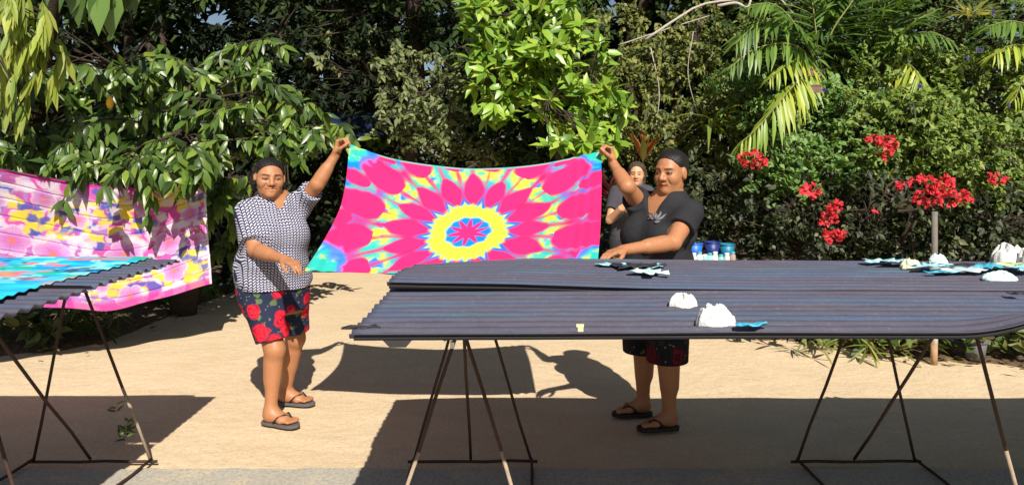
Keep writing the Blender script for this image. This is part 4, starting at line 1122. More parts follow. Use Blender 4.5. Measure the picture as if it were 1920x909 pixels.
# --- the big drooping-leaf tree over the hanging sarong
rng = R(1)
def sprays(rng, cen, ln=.26, nodes=6, ydir=-.55):
    """horizontal leafy sprays: nodes strung along short arched twigs"""
    out = []; dirs = []; mb = MB()
    for c0 in cen:
        h = unit([rng.normal(0, .8), ydir + rng.normal(0, .35), rng.normal(.05, .18)]); l_ = ln * rng.uniform(.7, 1.3)
        s = np.linspace(-.55, 1, nodes); p = c0 + h * (s * l_)[:, None]; p[:, 2] -= .10 * (s + .3) ** 2 * np.sign(s + .3)
        out.append(p); dirs.append(np.repeat((h + [0, 0, -.15])[None], nodes, 0)); mb.tube(p, np.linspace(.006, .0025, nodes), 4, False)
    return np.concatenate(out), np.concatenate(dirs), mb
cen = blob(rng, [(40, 160, 80, 30, 6.3, .3, 7), (60, 240, 90, 40, 6.2, .35, 11), (180, 150, 80, 45, 6.5, .35, 10), (170, 235, 90, 40, 6.3, .35, 12), (300, 115, 60, 28, 6.8, .3, 8), (290, 190, 90, 30, 6.5, .3, 11), (420, 120, 80, 30, 7.0, .3, 9), (465, 85, 40, 18, 7.1, .2, 4), (410, 190, 90, 26, 6.8, .3, 10), (530, 175, 50, 24, 7.0, .25, 6),
                 (500, 230, 95, 22, 6.9, .25, 11), (540, 262, 60, 16, 6.8, .2, 6), (280, 265, 120, 30, 6.2, .3, 13), (90, 278, 90, 20, 6.0, .2, 9), (225, 298, 65, 12, 5.85, .10, 6), (310, 292, 50, 12, 6.0, .10, 5), (378, 285, 40, 20, 6.35, .15, 6), (420, 350, 34, 26, 6.9, .2, 6), (20, 90, 40, 40, 6.4, .2, 4), (425, 420, 30, 50, 7.6, .2, 5), (620, 225, 22, 18, 7.3, .2, 2)])
tips, tdir_a, spray_mb = sprays(rng, cen)
COL_A = [(.080, .150, .024), (.120, .205, .030), (.20, .28, .042), (.050, .098, .02), (.034, .068, .015)]
bt = plant('broadleaf_tree', 'dark green tree with drooping pointed leaves above the floral sarong', 'tree', (-3.3, 7.6, 0), tips, tdir_a + rng.normal(0, .2, tdir_a.shape), 4, .150, .36, COL_A, 2, M_leaf_big,
      droop=.95, tilt=(.6, 1.3), n_parts=300, trunk=[(-3.3, 7.6, -.05), (-3.25, 7.65, .8), (-3.35, 7.5, 1.7), (-3.1, 7.3, 2.3)], trunk_r=.12, bend=.34, tbase=.03, twigs=False)
spray_mb.build('twigs', M_bark, bt, True, 'stuff')
branches(R(3), np.array([-3.1, 7.3, 2.3]), cen[::2], .05, 6).build('branches', M_bark, bt, True)
def high(label, x0, x1, y0, y1, z0, z1, n, seed, trunk_xy, k=24, L=.17, cols=((.05, .09, .02), (.07, .12, .025), (.035, .065, .016))):  # tall trees added mostly out of view to shade the foliage behind
    rng = R(seed); tips = rng.random((n, 3)) * np.array([x1 - x0, y1 - y0, z1 - z0]) + np.array([x0, y0, z0]); x, y = trunk_xy
    plant('added_shade_canopy', label, 'tree', (x, y, 0), tips, rdirs(rng, n, (0, -.3, .3), .7), k, L, .42, list(cols), seed + 1, M_leaf_dark, droop=.4, tmpl=4, trunk=[(x, y, -.05), (x + .1, y, 1.4), (x - .05, y - .1, 2.8), ((x0 + x1) / 2, (y0 + y1) / 2 + .3, z0 + .3)], trunk_r=.13, lj=.3, tbase=.3, group='tall trees added to shade the garden')
high('tall dark tree added for shade, its high crown above the drooping-leaf tree', -6.2, -3.2, 7.7, 9.8, 3.35, 6.0, 190, 431, (-4.6, 9.4))
high('tall dark tree added for shade, its high crown above the vine-draped tree', .4, 3.2, 8.7, 10.6, 3.5, 6.3, 190, 434, (1.6, 10.3))
high('tall dark tree added for shade, its high crown above the two near palms', 3.0, 6.4, 8.7, 10.8, 3.3, 6.3, 220, 437, (4.8, 10.4))
# --- dense dark leaves of the shaded shrub behind it
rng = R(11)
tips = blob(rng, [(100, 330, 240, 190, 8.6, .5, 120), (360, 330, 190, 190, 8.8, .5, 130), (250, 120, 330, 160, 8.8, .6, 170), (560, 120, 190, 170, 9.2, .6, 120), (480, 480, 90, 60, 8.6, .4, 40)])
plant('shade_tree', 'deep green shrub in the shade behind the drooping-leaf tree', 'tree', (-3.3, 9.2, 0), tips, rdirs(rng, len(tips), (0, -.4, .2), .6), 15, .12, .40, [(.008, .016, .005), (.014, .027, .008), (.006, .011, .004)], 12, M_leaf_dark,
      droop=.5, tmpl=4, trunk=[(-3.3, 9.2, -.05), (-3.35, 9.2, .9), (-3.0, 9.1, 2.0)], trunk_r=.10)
# --- pale yellow-green hanging leaves, top left
rng = R(21)
tips = blob(rng, [(30, 40, 65, 70, 5.4, .35, 22), (20, 140, 45, 80, 5.5, .3, 16), (80, 100, 40, 60, 5.6, .3, 10), (-60, 80, 60, 100, 5.4, .3, 12)])
plant('hanging_leaf_tree', 'tree with long limp yellow-green leaves hanging straight down', 'tree', (-5.2, 6.4, 0), tips, rdirs(rng, len(tips), (0, -.2, -.9), .25), 6, .22, .22, [(.33, .40, .06), (.42, .46, .09), (.20, .30, .05)], 22, M_leaf_soft,
      droop=1.3, tilt=(.1, .7), n_parts=110, trunk=[(-5.2, 6.4, -.05), (-5.1, 6.35, 1.5), (-4.9, 6.0, 3.1)], trunk_r=.08, bend=.10, n_main=4)
# --- big glossy leaves hanging into the top edge
rng = R(31)
tips = np.array([P(150, -60, 5.2), P(195, -45, 5.25), P(215, -70, 5.3), P(160, -25, 5.35), P(120, -70, 5.3), P(232, -30, 5.5), P(900, -70, 7.0)][:6])
plant('large_leaf_tree', 'tree with very large glossy ribbed leaves, only drooping tips in view', 'tree', (-4.6, 7.0, 0), tips, rdirs(rng, len(tips), (0, -.3, -.8), .2), 4, .36, .42, [(.11, .19, .045), (.15, .25, .06), (.08, .15, .035)], 32, M_leaf_big,
      droop=1.0, tilt=(.2, .8), n_parts=24, trunk=[(-4.6, 7.0, -.05), (-4.4, 7, 2), (-3.6, 6.2, 3.6)], trunk_r=.09, bend=.16, n_main=3)
# --- tall canopy (crown mostly above the frame) added to shade the middle
rng = R(41)
def box_tips(rng, n, lo, hi): return rng.random((n, 3)) * (np.array(hi) - np.array(lo)) + np.array(lo)
tips = np.concatenate([box_tips(rng, 150, (-3.6, 7.6, 4.1), (.3, 9.6, 6.8)), box_tips(rng, 60, (-3.2, 8.6, 3.4), (-.4, 10.2, 4.6)), blob(rng, [(620, 20, 190, 60, 9.4, .4, 40), (760, 50, 120, 60, 9.8, .4, 26)])])
plant('added_shade_canopy', 'tall dark tree, upper crown added to shade the middle of the garden', 'tree', (-1.3, 10.2, 0), tips, rdirs(rng, len(tips), (0, -.3, .3), .7), 30, .115, .42, [(.014, .026, .008), (.022, .04, .01), (.05, .075, .018)], 42, M_leaf_dark,
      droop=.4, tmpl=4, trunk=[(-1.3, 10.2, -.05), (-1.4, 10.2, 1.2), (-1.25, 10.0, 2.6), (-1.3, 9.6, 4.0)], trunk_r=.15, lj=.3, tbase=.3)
# --- dark thicket at the back of the clearing
rng = R(51)
tips = np.concatenate([box_tips(rng, 330, (-3.2, 10.6, .2), (2.6, 12.4, 3.6)), blob(rng, [(600, 400, 90, 120, 10.6, .2, 60), (820, 280, 260, 60, 10.2, .4, 60)])])
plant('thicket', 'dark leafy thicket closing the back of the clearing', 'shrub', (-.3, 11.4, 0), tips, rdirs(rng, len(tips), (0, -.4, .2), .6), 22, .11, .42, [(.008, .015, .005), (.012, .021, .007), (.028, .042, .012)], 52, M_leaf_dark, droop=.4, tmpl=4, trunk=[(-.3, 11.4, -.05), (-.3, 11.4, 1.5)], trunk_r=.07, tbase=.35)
# --- small pale-leaved tree
rng = R(61)
tips = blob(rng, [(790, 160, 95, 70, 9.0, .5, 60), (760, 215, 75, 60, 8.9, .5, 44), (840, 250, 65, 50, 8.9, .4, 34), (700, 110, 50, 60, 9.2, .4, 14), (880, 130, 40, 70, 9.2, .4, 18), (930, 285, 50, 22, 8.8, .3, 14), (590, 160, 70, 90, 9.3, .4, 14)])
plant('small_leaf_tree', 'thin tree with small pale olive leaves behind the tie-dye sarong', 'tree', (-.9, 9.2, 0), tips, rdirs(rng, len(tips), (0, -.5, .2), .6), 13, .085, .52, [(.22, .26, .10), (.15, .19, .065), (.30, .33, .15), (.08, .11, .04)], 62, M_leaf_soft, droop=.55, tmpl=4,
      trunk=[(-.9, 9.2, -.05), (-.95, 9.25, .8), (-.8, 9.1, 1.5), (-.95, 9.1, 2.2)], trunk_r=.03, bark=M_bark, n_main=9, tbase=.25, lj=.35)
rng = R(64)
tips = blob(rng, [(680, 255, 40, 26, 10.3, .2, 16)])
plant('young_shrub', 'small bright green sprig beside the raised hand in the patterned sleeve', 'shrub', (-1.75, 10.75, 0), tips, rdirs(rng, len(tips), (0, -.6, .3), .4), 8, .15, .48, [(.12, .22, .04), (.17, .28, .06)], 65, M_leaf_big, droop=.4, tmpl=8, trunk=[(-1.75, 10.75, -.03), (-1.9, 10.7, .8), (-2.0, 10.4, 1.5)], trunk_r=.02, n_main=3)
# --- bright large-leaved shrub above the sarong's right half
rng = R(71)
tips = blob(rng, [(1000, 60, 115, 70, 7.7, .5, 58), (960, 140, 80, 55, 7.6, .4, 34), (1060, 120, 95, 75, 7.7, .5, 46), (930, 190, 40, 40, 7.5, .25, 11), (1060, 190, 70, 50, 7.6, .4, 26), (1130, 180, 50, 70, 7.8, .4, 20), (1100, 262, 75, 20, 7.1, .2, 20), (960, 5, 100, 30, 7.8, .4, 22), (890, 90, 30, 40, 7.7, .3, 9)])
plant('bright_leaf_shrub', 'tall shrub with large bright yellow-green leaves above the tie-dye sarong', 'shrub', (.55, 8.4, 0), tips, rdirs(rng, len(tips), (0, -.75, .35), .4), 8, .165, .42, [(.20, .35, .035), (.28, .44, .05), (.13, .25, .03), (.36, .47, .07)], 72, M_leaf_big,
      droop=.25, tilt=(.6, 1.3), n_parts=300, trunk=[(.55, 8.4, -.05), (.6, 8.4, 1.0), (.45, 8.2, 2.0), (.5, 8.1, 2.7)], trunk_r=.06, bend=.2)
rng = R(75)
tips = blob(rng, [(1000, 120, 160, 150, 8.7, .4, 130), (1080, 330, 140, 110, 8.9, .4, 90)])
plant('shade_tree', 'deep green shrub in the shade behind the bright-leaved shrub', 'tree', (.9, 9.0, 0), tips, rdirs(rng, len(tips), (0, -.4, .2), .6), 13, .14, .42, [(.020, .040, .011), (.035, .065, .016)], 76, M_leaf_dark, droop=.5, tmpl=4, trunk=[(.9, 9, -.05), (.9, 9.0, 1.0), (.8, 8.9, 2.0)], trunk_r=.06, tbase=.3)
# --- olive small-leaved vines on the middle trees
rng = R(81)
tips = blob(rng, [(1180, 90, 130, 90, 8.6, .5, 110), (1270, 180, 130, 110, 8.4, .5, 150), (1340, 60, 90, 80, 8.7, .5, 80), (1230, 260, 90, 40, 8.4, .4, 50), (1370, 230, 60, 110, 8.2, .4, 70)])
plant('vine_draped_tree', 'tree draped in tiny olive and yellow vine leaves, pale bare branches on top', 'tree', (2.0, 8.9, 0), tips, rdirs(rng, len(tips), (0, -.6, .2), .6), 22, .062, .55, [(.16, .20, .04), (.24, .27, .06), (.10, .14, .032), (.32, .30, .10), (.07, .08, .025)], 82, M_leaf_soft, droop=.5, tmpl=4,
      trunk=[(2.0, 8.9, -.05), (2.05, 8.9, 1.0), (1.9, 8.8, 2.2), (2.2, 8.7, 3.2)], trunk_r=.08, twigs=False, tbase=.35, lj=.4)
mbv = MB()
for pts, r in (([P(1210, 75, 8.0), P(1270, 35, 8.0), P(1320, 8, 8.0), P(1400, -2, 8.0), P(1450, -10, 8.1), P(1500, 40, 8.2)], .016), ([P(1345, 12, 8.0), P(1380, 6, 7.95), P(1402, 14, 7.95), P(1412, -20, 8.0)], .018), ([P(1160, 85, 8.2), P(1250, 55, 8.1), P(1330, 30, 8.1)], .008), ([P(1220, 90, 8.1), P(1236, 170, 8.0), P(1228, 250, 8.0)], .006), ([P(1300, 60, 8.0), P(1290, 140, 8.0), P(1310, 220, 8.0)], .005)):
    p = curve_pts(pts, 14); mbv.tube(p, np.linspace(r, r * .6, 14), 6)
pt_ = [o for o in bpy.data.objects if o.name.startswith('vine_draped_tree')][0]
mbv.build('bare_branch', simple('grey_bark', (.42, .38, .33), .9, .3, 20, .6, .01), pt_, True)
# --- green vine hedge on the right, in three shrubs
HCOL = [(.14, .27, .06), (.20, .35, .085), (.085, .17, .045), (.28, .40, .12)]
rng = R(91)
tips = blob(rng, [(1440, 190, 110, 100, 7.6, .3, 110), (1540, 215, 120, 70, 7.3, .25, 150), (1540, 295, 140, 50, 7.0, .25, 150), (1640, 230, 90, 60, 7.2, .25, 100)])
plant('vine_hedge', 'hedge of small fresh green leaves left of the largest red flower cluster', 'hedge', (3.0, 7.9, 0), tips, rdirs(rng, len(tips), (0, -.7, .4), .5), 24, .058, .6, HCOL, 92, M_leaf_soft, droop=.3, tmpl=4, trunk=[(3.0, 7.9, -.05), (3.0, 7.9, .8), (2.9, 7.8, 1.8)], trunk_r=.04, tbase=.3, lj=.35)
rng = R(94)
tips = blob(rng, [(1720, 250, 130, 90, 7.0, .25, 190), (1830, 290, 110, 80, 6.9, .25, 150), (1700, 130, 110, 60, 7.5, .3, 100), (1850, 180, 110, 90, 7.3, .25, 150), (1960, 250, 80, 140, 7.1, .3, 80)])
plant('vine_hedge', 'hedge of small fresh green leaves with purple flowers high in it', 'hedge', (4.6, 7.8, 0), tips, rdirs(rng, len(tips), (0, -.7, .4), .5), 24, .060, .6, [(.18, .28, .055), (.26, .36, .075), (.11, .18, .045), (.33, .40, .10)], 95, M_leaf_soft, droop=.3, tmpl=4, trunk=[(4.6, 7.8, -.05), (4.6, 7.8, .8), (4.4, 7.7, 1.9)], trunk_r=.04, tbase=.3, lj=.35)
rng = R(97)
tips = blob(rng, [(1900, 60, 120, 80, 8.2, .4, 80), (1600, 60, 180, 90, 8.6, .4, 110), (1760, 40, 120, 70, 8.5, .4, 80), (1420, 90, 90, 90, 8.6, .4, 60)])
plant('back_hedge', 'tall mixed green hedge standing behind the palms', 'hedge', (3.9, 8.9, 0), tips, rdirs(rng, len(tips), (0, -.6, .3), .6), 20, .075, .5, [(.07, .125, .03), (.11, .17, .035), (.04, .075, .02)], 98, M_leaf_soft, droop=.4, tmpl=4, trunk=[(3.9, 8.9, -.05), (3.9, 8.9, 1.2), (4.0, 8.8, 2.4)], trunk_r=.06, tbase=.35)
# dark inner leaves of the bougainvillea row
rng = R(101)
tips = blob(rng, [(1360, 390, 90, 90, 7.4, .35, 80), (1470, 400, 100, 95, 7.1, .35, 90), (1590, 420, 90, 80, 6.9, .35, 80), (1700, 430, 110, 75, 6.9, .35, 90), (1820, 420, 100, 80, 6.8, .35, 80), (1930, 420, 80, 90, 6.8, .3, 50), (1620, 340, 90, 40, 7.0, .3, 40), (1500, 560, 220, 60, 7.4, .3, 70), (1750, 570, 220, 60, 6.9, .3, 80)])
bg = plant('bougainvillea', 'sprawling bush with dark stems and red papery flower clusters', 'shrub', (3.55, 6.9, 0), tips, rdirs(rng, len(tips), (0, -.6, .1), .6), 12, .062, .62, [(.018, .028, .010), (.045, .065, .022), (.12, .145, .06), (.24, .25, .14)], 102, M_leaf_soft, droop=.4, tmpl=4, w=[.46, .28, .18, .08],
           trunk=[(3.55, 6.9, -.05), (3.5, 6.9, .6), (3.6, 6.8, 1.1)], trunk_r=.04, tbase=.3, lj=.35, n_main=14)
def flower_cluster(px, py, rx, ry, D, n, seed):
    rng = R(seed); p = blob(rng, [(px, py, rx, ry, D, .10, n)])
    pos, d, up, LL = whorl(rng, p, rdirs(rng, n, (0, -.7, .3), .5), 3, .036, (.5, 1.0), .1, .25, .0)
    V, Fc, nv = leaf_arrays(pos, d, up, LL, .95, .1, 8)
    c = tints(rng, len(pos), [(.78, .055, .085), (.85, .11, .14), (.58, .03, .05)])
    link('flower_cluster', mesh_np('flower_cluster', V, [Fc], False, np.repeat(c, nv, 0)), M_flower, bg, 'stuff')
for i, a in enumerate([(1412, 300, 26, 18, 6.5, 34), (1640, 264, 18, 10, 6.5, 22), (1668, 272, 18, 14, 6.5, 28), (1658, 290, 18, 6, 6.5, 10), (1517, 358, 19, 13, 6.3, 30), (1563, 385, 15, 9, 6.3, 20), (1553, 410, 18, 14, 6.3, 28), (1562, 442, 19, 14, 6.3, 32), (1745, 345, 46, 16, 6.2, 62), (1765, 372, 55, 18, 6.2, 90), (1692, 350, 12, 6, 6.3, 9), (1870, 337, 19, 11, 6.3, 20), (1640, 395, 6, 5, 6.3, 3)]):
    flower_cluster(*a, 200 + i)
# --- palms: every frond a part, every leaflet its own piece
M_palm = leaf_mat('palm_leaflet', .3, .42, .45)
def leaflet_mesh(col, bend):
    V, Fc, nv = leaf_arrays(np.zeros((1, 3)), np.array([[0, 1., 0]]), np.array([[0, 0, 1.]]), 1.0, .115, bend, 8)
    me = mesh_np('leaflet', V, [Fc], False, np.repeat(np.array(col)[None], nv, 0)); me.materials.append(M_palm); return me
PG = [leaflet_mesh((.13, .23, .04), .15), leaflet_mesh((.18, .30, .05), .3), leaflet_mesh((.09, .17, .033), .22)]
PY = [leaflet_mesh((.36, .45, .05), .2), leaflet_mesh((.46, .50, .06), .35), leaflet_mesh((.25, .37, .05), .25)]
PS = [leaflet_mesh((.07, .14, .025), .15), leaflet_mesh((.10, .18, .03), .25), leaflet_mesh((.05, .10, .02), .2)]
M_rachis = simple('palm_stem', (.20, .22, .06), .6, .3, 30, .3, .004)
def palm(label, base, top, fronds, seed, r=.05):
    rng = R(seed); t = thing('palm', label, 'palm', base)
    mb = MB(); k = np.linspace(0, 1, 14)[:, None]; p = np.array(base) * (1 - k) + np.array(top) * k; p[:, 0] += .06 * np.sin(3 * k[:, 0])
    mb.tube(p, r * (1 + .10 * (np.arange(14) % 2)), 10); mb.build('trunk', M_bark_pale, t, True)
    for (pts, n, L, pal, hang) in fronds:
        c = curve_pts([top] + pts, 30)
        fo = MB().tube(c, np.linspace(.011, .003, 30), 5).build('frond', M_rachis, t, True)
        for i in range(n):
            q = .16 + .84 * i / (n - 1); j = min(int(q * 29), 28); tan = unit(c[j + 1] - c[j]); pos = c[j]
            side0 = unit(np.cross(tan, np.array([0, -.35, 1.])))
            l_ = L * (math.sin(math.pi * min(.12 + q * .80, 1)) ** .6) * rng.uniform(.85, 1.1)
            for sg in (-1, 1):
                d = unit(side0 * sg * .8 + tan * (.45 + .5 * q) + np.array([0, 0, -hang * rng.uniform(.7, 1.3)]) + rng.normal(0, .06, 3))
                up = unit(np.array([0, -.5, 1.]) + rng.normal(0, .2, 3)); nn = unit(up - d * (up @ d)); ss = np.cross(d, nn)
                o = bpy.data.objects.new('leaflet', pal[rng.integers(3)]); C.objects.link(o); o.parent = fo
                o.matrix_basis = Matrix(((ss[0] * l_, d[0] * l_, nn[0] * l_, pos[0]), (ss[1] * l_, d[1] * l_, nn[1] * l_, pos[1]), (ss[2] * l_, d[2] * l_, nn[2] * l_, pos[2]), (0, 0, 0, 1)))
    return t
palm('palm with arching fronds over the red flower clusters', (3.15, 7.7, 0), P(1535, 130, 7.5),
     [([P(1490, 45, 7.3), P(1430, 40, 7.1), P(1375, 85, 7.0)], 22, .42, PG, .25), ([P(1490, 85, 7.2), P(1420, 90, 7.0), P(1365, 130, 6.9)], 20, .36, PG, .5), ([P(1500, 110, 7.2), P(1470, 125, 7.0), P(1440, 150, 6.9)], 16, .3, PY, .5),
      ([P(1500, 150, 7.1), P(1470, 180, 6.9), P(1420, 240, 6.8), P(1385, 270, 6.75)], 22, .40, PY, .7), ([P(1560, 60, 7.4), P(1600, 0, 7.4), P(1630, -50, 7.5)], 22, .45, PS, .15), ([P(1530, 60, 7.4), P(1520, -10, 7.4), P(1500, -70, 7.4)], 20, .45, PG, .15), ([P(1500, 60, 7.2), P(1455, 10, 7.1), P(1400, 10, 7.0)], 22, .4, PG, .3), ([P(1510, 140, 7.2), P(1500, 175, 7.1), P(1490, 215, 7.0)], 14, .3, PY, .8)], 301, .045)
palm('upright palm with a dense dark fan of fronds', (3.7, 8.2, 0), P(1625, 140, 8.0),
     [([P(1600, 60, 7.9), P(1570, -10, 7.8), P(1550, -70, 7.8)], 22, .5, PS, .1), ([P(1630, 50, 7.9), P(1640, -20, 7.8), P(1645, -90, 7.8)], 22, .5, PS, .1), ([P(1655, 70, 7.8), P(1685, 10, 7.6), P(1710, -50, 7.6)], 22, .48, PG, .12), ([P(1670, 90, 7.7), P(1710, 45, 7.5), P(1755, 20, 7.4)], 20, .42, PG, .25), ([P(1590, 90, 7.7), P(1555, 60, 7.5), P(1525, 60, 7.4)], 18, .4, PS, .4), ([P(1615, 40, 7.7), P(1605, -30, 7.5), P(1600, -90, 7.4)], 24, .45, PG, .12), ([P(1648, 60, 7.7), P(1665, -20, 7.5), P(1680, -80, 7.4)], 24, .45, PG, .12), ([P(1585, 70, 7.7), P(1545, 10, 7.5), P(1515, -40, 7.4)], 24, .45, PG, .15), ([P(1680, 80, 7.6), P(1740, 60, 7.3), P(1790, 80, 7.2)], 20, .36, PG, .4), ([P(1680, 115, 7.6), P(1715, 130, 7.3), P(1740, 180, 7.1)], 15, .40, PY, .8), ([P(1575, 125, 7.7), P(1530, 140, 7.4), P(1500, 185, 7.2)], 15, .35, PG, .6)], 302, .05)
palm('palm reaching in from beyond the hedge with purple flowers', (5.3, 7.6, 0), P(1985, 110, 7.4),
     [([P(1950, 60, 7.2), P(1900, 40, 7.1), P(1850, 50, 7.0)], 20, .40, PG, .3), ([P(1950, 90, 7.2), P(1900, 85, 7.0), P(1860, 105, 6.9)], 18, .36, PY, .4), ([P(1970, 40, 7.3), P(1940, -20, 7.2), P(1900, -60, 7.2)], 20, .42, PG, .2), ([P(1960, 120, 7.2), P(1925, 140, 7.0), P(1900, 190, 6.9)], 16, .34, PY, .7)], 303, .045)
# --- bromeliads, strap-leaved plants, cordyline
def strap_plant(name, label, c, n, L, wr, cols, seed, base, bend=.5, stalk=True, upness=.6, cat='plant'):
    rng = R(seed); t = thing(name, label, cat, base); c = np.array(c)
    a = rng.random(n) * 2 * math.pi; d = np.stack([np.cos(a), np.sin(a), rng.uniform(upness - .4, upness + .7, n)], -1)
    pos = np.repeat(c[None], n, 0) + rng.normal(0, .02, (n, 3)); up = np.array([[0, 0, 1.]]) + rng.normal(0, .2, (n, 3)) - d * .0
    tc = tints(rng, n, cols)
    for i in range(n):
        V, Fc, nv = leaf_arrays(pos[i:i+1], d[i:i+1], up[i:i+1], L * rng.uniform(.7, 1.15), wr, bend * rng.uniform(.5, 1.3), 8)
        link('leaf', mesh_np('leaf', V, [Fc], False, np.repeat(tc[i:i+1], nv, 0)), M_leaf_soft, t)
    if stalk: MB().tube([c + [.03, .35, -.30], c + [.02, .15, -.12], c], [.018, .015, .012], 6).build('stem', M_bark, t, True)
strap_plant('bromeliad', 'spiky cream-striped bromeliad perched at the top of the hedge', P(1822, 30, 7.2), 34, .26, .13, [(.42, .42, .18), (.30, .34, .10), (.5, .47, .25)], 401, P(1822, 120, 7.6) * [1, 1, 0])
strap_plant('bromeliad', 'pale striped bromeliad sitting amid the green vine leaves', P(1592, 178, 7.0), 20, .14, .14, [(.40, .42, .16), (.25, .33, .08)], 402, P(1592, 178, 7.4) * [1, 1, 0])
strap_plant('cordyline', 'orange and red tinged cordyline above the woman in charcoal', P(1205, 300, 7.9), 16, .34, .20, [(.42, .14, .03), (.30, .20, .04), (.36, .07, .03), (.26, .27, .05)], 403, (P(1205, 300, 7.9) * [1, 1, 0]), .12, True, 1.6)
strap_plant('cordyline', 'dark wine-red cordyline between the sarong and the woman in charcoal', P(1140, 365, 8.0), 26, .40, .22, [(.10, .014, .022), (.065, .01, .02), (.16, .02, .03)], 404, (P(1140, 365, 8.0) * [1, 1, 0]), .25, True, 1.0)
strap_plant('strap_leaf_plant', 'yellow-green strap leaves hanging beside the palm', P(1335, 225, 7.6), 12, .42, .10, [(.34, .38, .05), (.22, .28, .05)], 405, (P(1335, 225, 7.6) * [1, 1, 0]), .7, True, .2)
strap_plant('strap_leaf_plant', 'curved dark-striped fronds drooping over the fresh green hedge', P(1705, 195, 6.9), 10, .20, .10, [(.20, .22, .10), (.05, .07, .03)], 406, (P(1705, 195, 7.2) * [1, 1, 0]), .9, True, .2)
# --- low plants along the edges of the beds
def low(name, label, px, py, n, L, wr, cols, seed, up=.6, k=7, dx=.25, mat=M_leaf_soft):
    b = G(px, py); rng = R(seed); tips = b + np.stack([rng.normal(0, dx, n), rng.normal(0, dx * .6, n), rng.uniform(.06, .22, n) * (1 + up)], -1)
    plant(name, label, 'plant', b, tips, rdirs(rng, n, (0, -.3, .7), .4), k, L, wr, cols, seed, mat, droop=.3, tmpl=8, twigs=False, trunk_r=.012, n_main=3, tbase=.06)
GL = [(.09, .15, .03), (.14, .20, .045), (.05, .09, .02)]
low('low_plant', 'leafy ground plant with rounded pale leaves below the floral sarong', 30, 640, 34, .11, .55, [(.13, .16, .05), (.20, .22, .08), (.07, .10, .03)], 501, .2, 7, .32)
low('low_plant', 'spiky dark ground plant under the edge of the floral sarong', 150, 636, 30, .17, .10, [(.05, .09, .025), (.08, .12, .03)], 502, .3, 9, .22)
low('low_plant', 'loose leafy ground plant beside the hanging sarong\'s corner', 330, 575, 22, .13, .45, GL, 503, .5, 7, .3)
low('low_plant', 'yellow-green grassy plant at the bed edge beside the right-hand stand', 1605, 655, 34, .20, .09, [(.20, .24, .05), (.30, .30, .08), (.12, .16, .04)], 504, .4, 9, .28)
low('low_plant', 'leafy ground plant at the foot of the white-topped post', 1700, 662, 26, .10, .5, GL, 505, .4, 7, .25)
low('low_plant', 'pale bushy ground plant by the grey planter pot', 1880, 672, 30, .11, .5, [(.16, .19, .06), (.24, .26, .10), (.08, .12, .03)], 506, .5, 7, .28)
low('low_plant', 'shaded ground plant below the bougainvillea, nearest the buckets', 1440, 640, 24, .10, .45, [(.05, .08, .02), (.09, .13, .03)], 507, .4, 7, .28)
low('low_plant', 'tiny weed growing from the slab edge', 232, 838, 5, .06, .25, GL, 508, .3, 6, .03)
# fallen leaves and twigs along the bed edges
rng = R(601); n = 900
E = np.concatenate([EDGE_R[rng.integers(0, len(EDGE_R), 480)], EDGE_L[rng.integers(0, len(EDGE_L), 420)]])
pp = np.column_stack([E + np.column_stack([rng.normal(0, .12, n), rng.normal(.12, .16, n)]), np.full(n, .012) + rng.random(n) * .02])
a = rng.random(n) * 6.28; d = np.stack([np.cos(a), np.sin(a), rng.normal(0, .15, n)], -1)
V, Fc, nv = leaf_arrays(pp, d, np.array([[0, 0, 1.]]) + rng.normal(0, .3, (n, 3)), rng.uniform(.04, .10, n), .4, -.2, 4)
tc = tints(rng, n, [(.20, .13, .07), (.30, .21, .12), (.11, .07, .04), (.24, .20, .09)])
o = link('leaf_litter', mesh_np('leaf_litter', V, [Fc], False, np.repeat(tc, nv, 0)), M_leaf_soft); tag(o, 'dry brown leaf litter along the garden edge', 'leaf litter', None, 'stuff')
# --- trees closing the view behind
BC = [(.016, .032, .009), (.024, .045, .012), (.036, .06, .015)]
for i, (x, y, h) in enumerate([(-8.5, 11, 6.5), (-5.6, 12, 7), (-2.6, 14, 7.5), (.8, 14.5, 7.5), (3.6, 12.5, 7), (6.4, 11.5, 7), (9.2, 10, 6.5), (-4.2, 17, 9.5), (4.4, 17, 9.5)]):
    rng = R(700 + i); n = 420
    q = rng.normal(0, 1, (n, 3)); q = nrm_rows(q) * (rng.random((n, 1)) ** .4); tips = np.array([x, y, h * .5]) + q * np.array([2.3, 1.5, h * .52]); tips = tips[tips[:, 2] > .1]
    lab = ['dark tree far behind the hanging-leaf tree', 'dark tree behind the drooping-leaf tree', 'dark tree deep behind the small-leaved tree', 'dark tree deep behind the bright-leaved shrub', 'dark tree behind the vine-draped tree', 'dark tree behind the upright palm', 'dark tree behind the palm beyond the hedge', 'farthest dark tree, filling the gap above the drooping-leaf tree', 'farthest dark tree, filling the gap above the two near palms'][i]
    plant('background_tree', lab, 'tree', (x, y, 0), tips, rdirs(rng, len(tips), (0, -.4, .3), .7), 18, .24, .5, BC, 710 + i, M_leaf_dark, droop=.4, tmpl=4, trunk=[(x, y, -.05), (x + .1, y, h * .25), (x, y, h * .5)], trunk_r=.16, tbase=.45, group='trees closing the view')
M_purple = simple("purple_petal", (.03, .015, .13), .6, .2, 30, 0)
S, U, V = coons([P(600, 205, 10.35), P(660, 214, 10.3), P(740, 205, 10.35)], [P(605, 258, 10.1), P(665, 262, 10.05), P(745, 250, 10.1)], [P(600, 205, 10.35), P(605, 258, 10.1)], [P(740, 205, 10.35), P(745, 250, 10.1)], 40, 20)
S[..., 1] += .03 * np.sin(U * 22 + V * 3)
cloth('tarpaulin', S, U, V, np.broadcast_to(np.array([.006, .018, .06]), U.shape + (3,)), M_cloth, 'dark blue tarpaulin hanging in the shade behind the raised hand', 'tarpaulin')
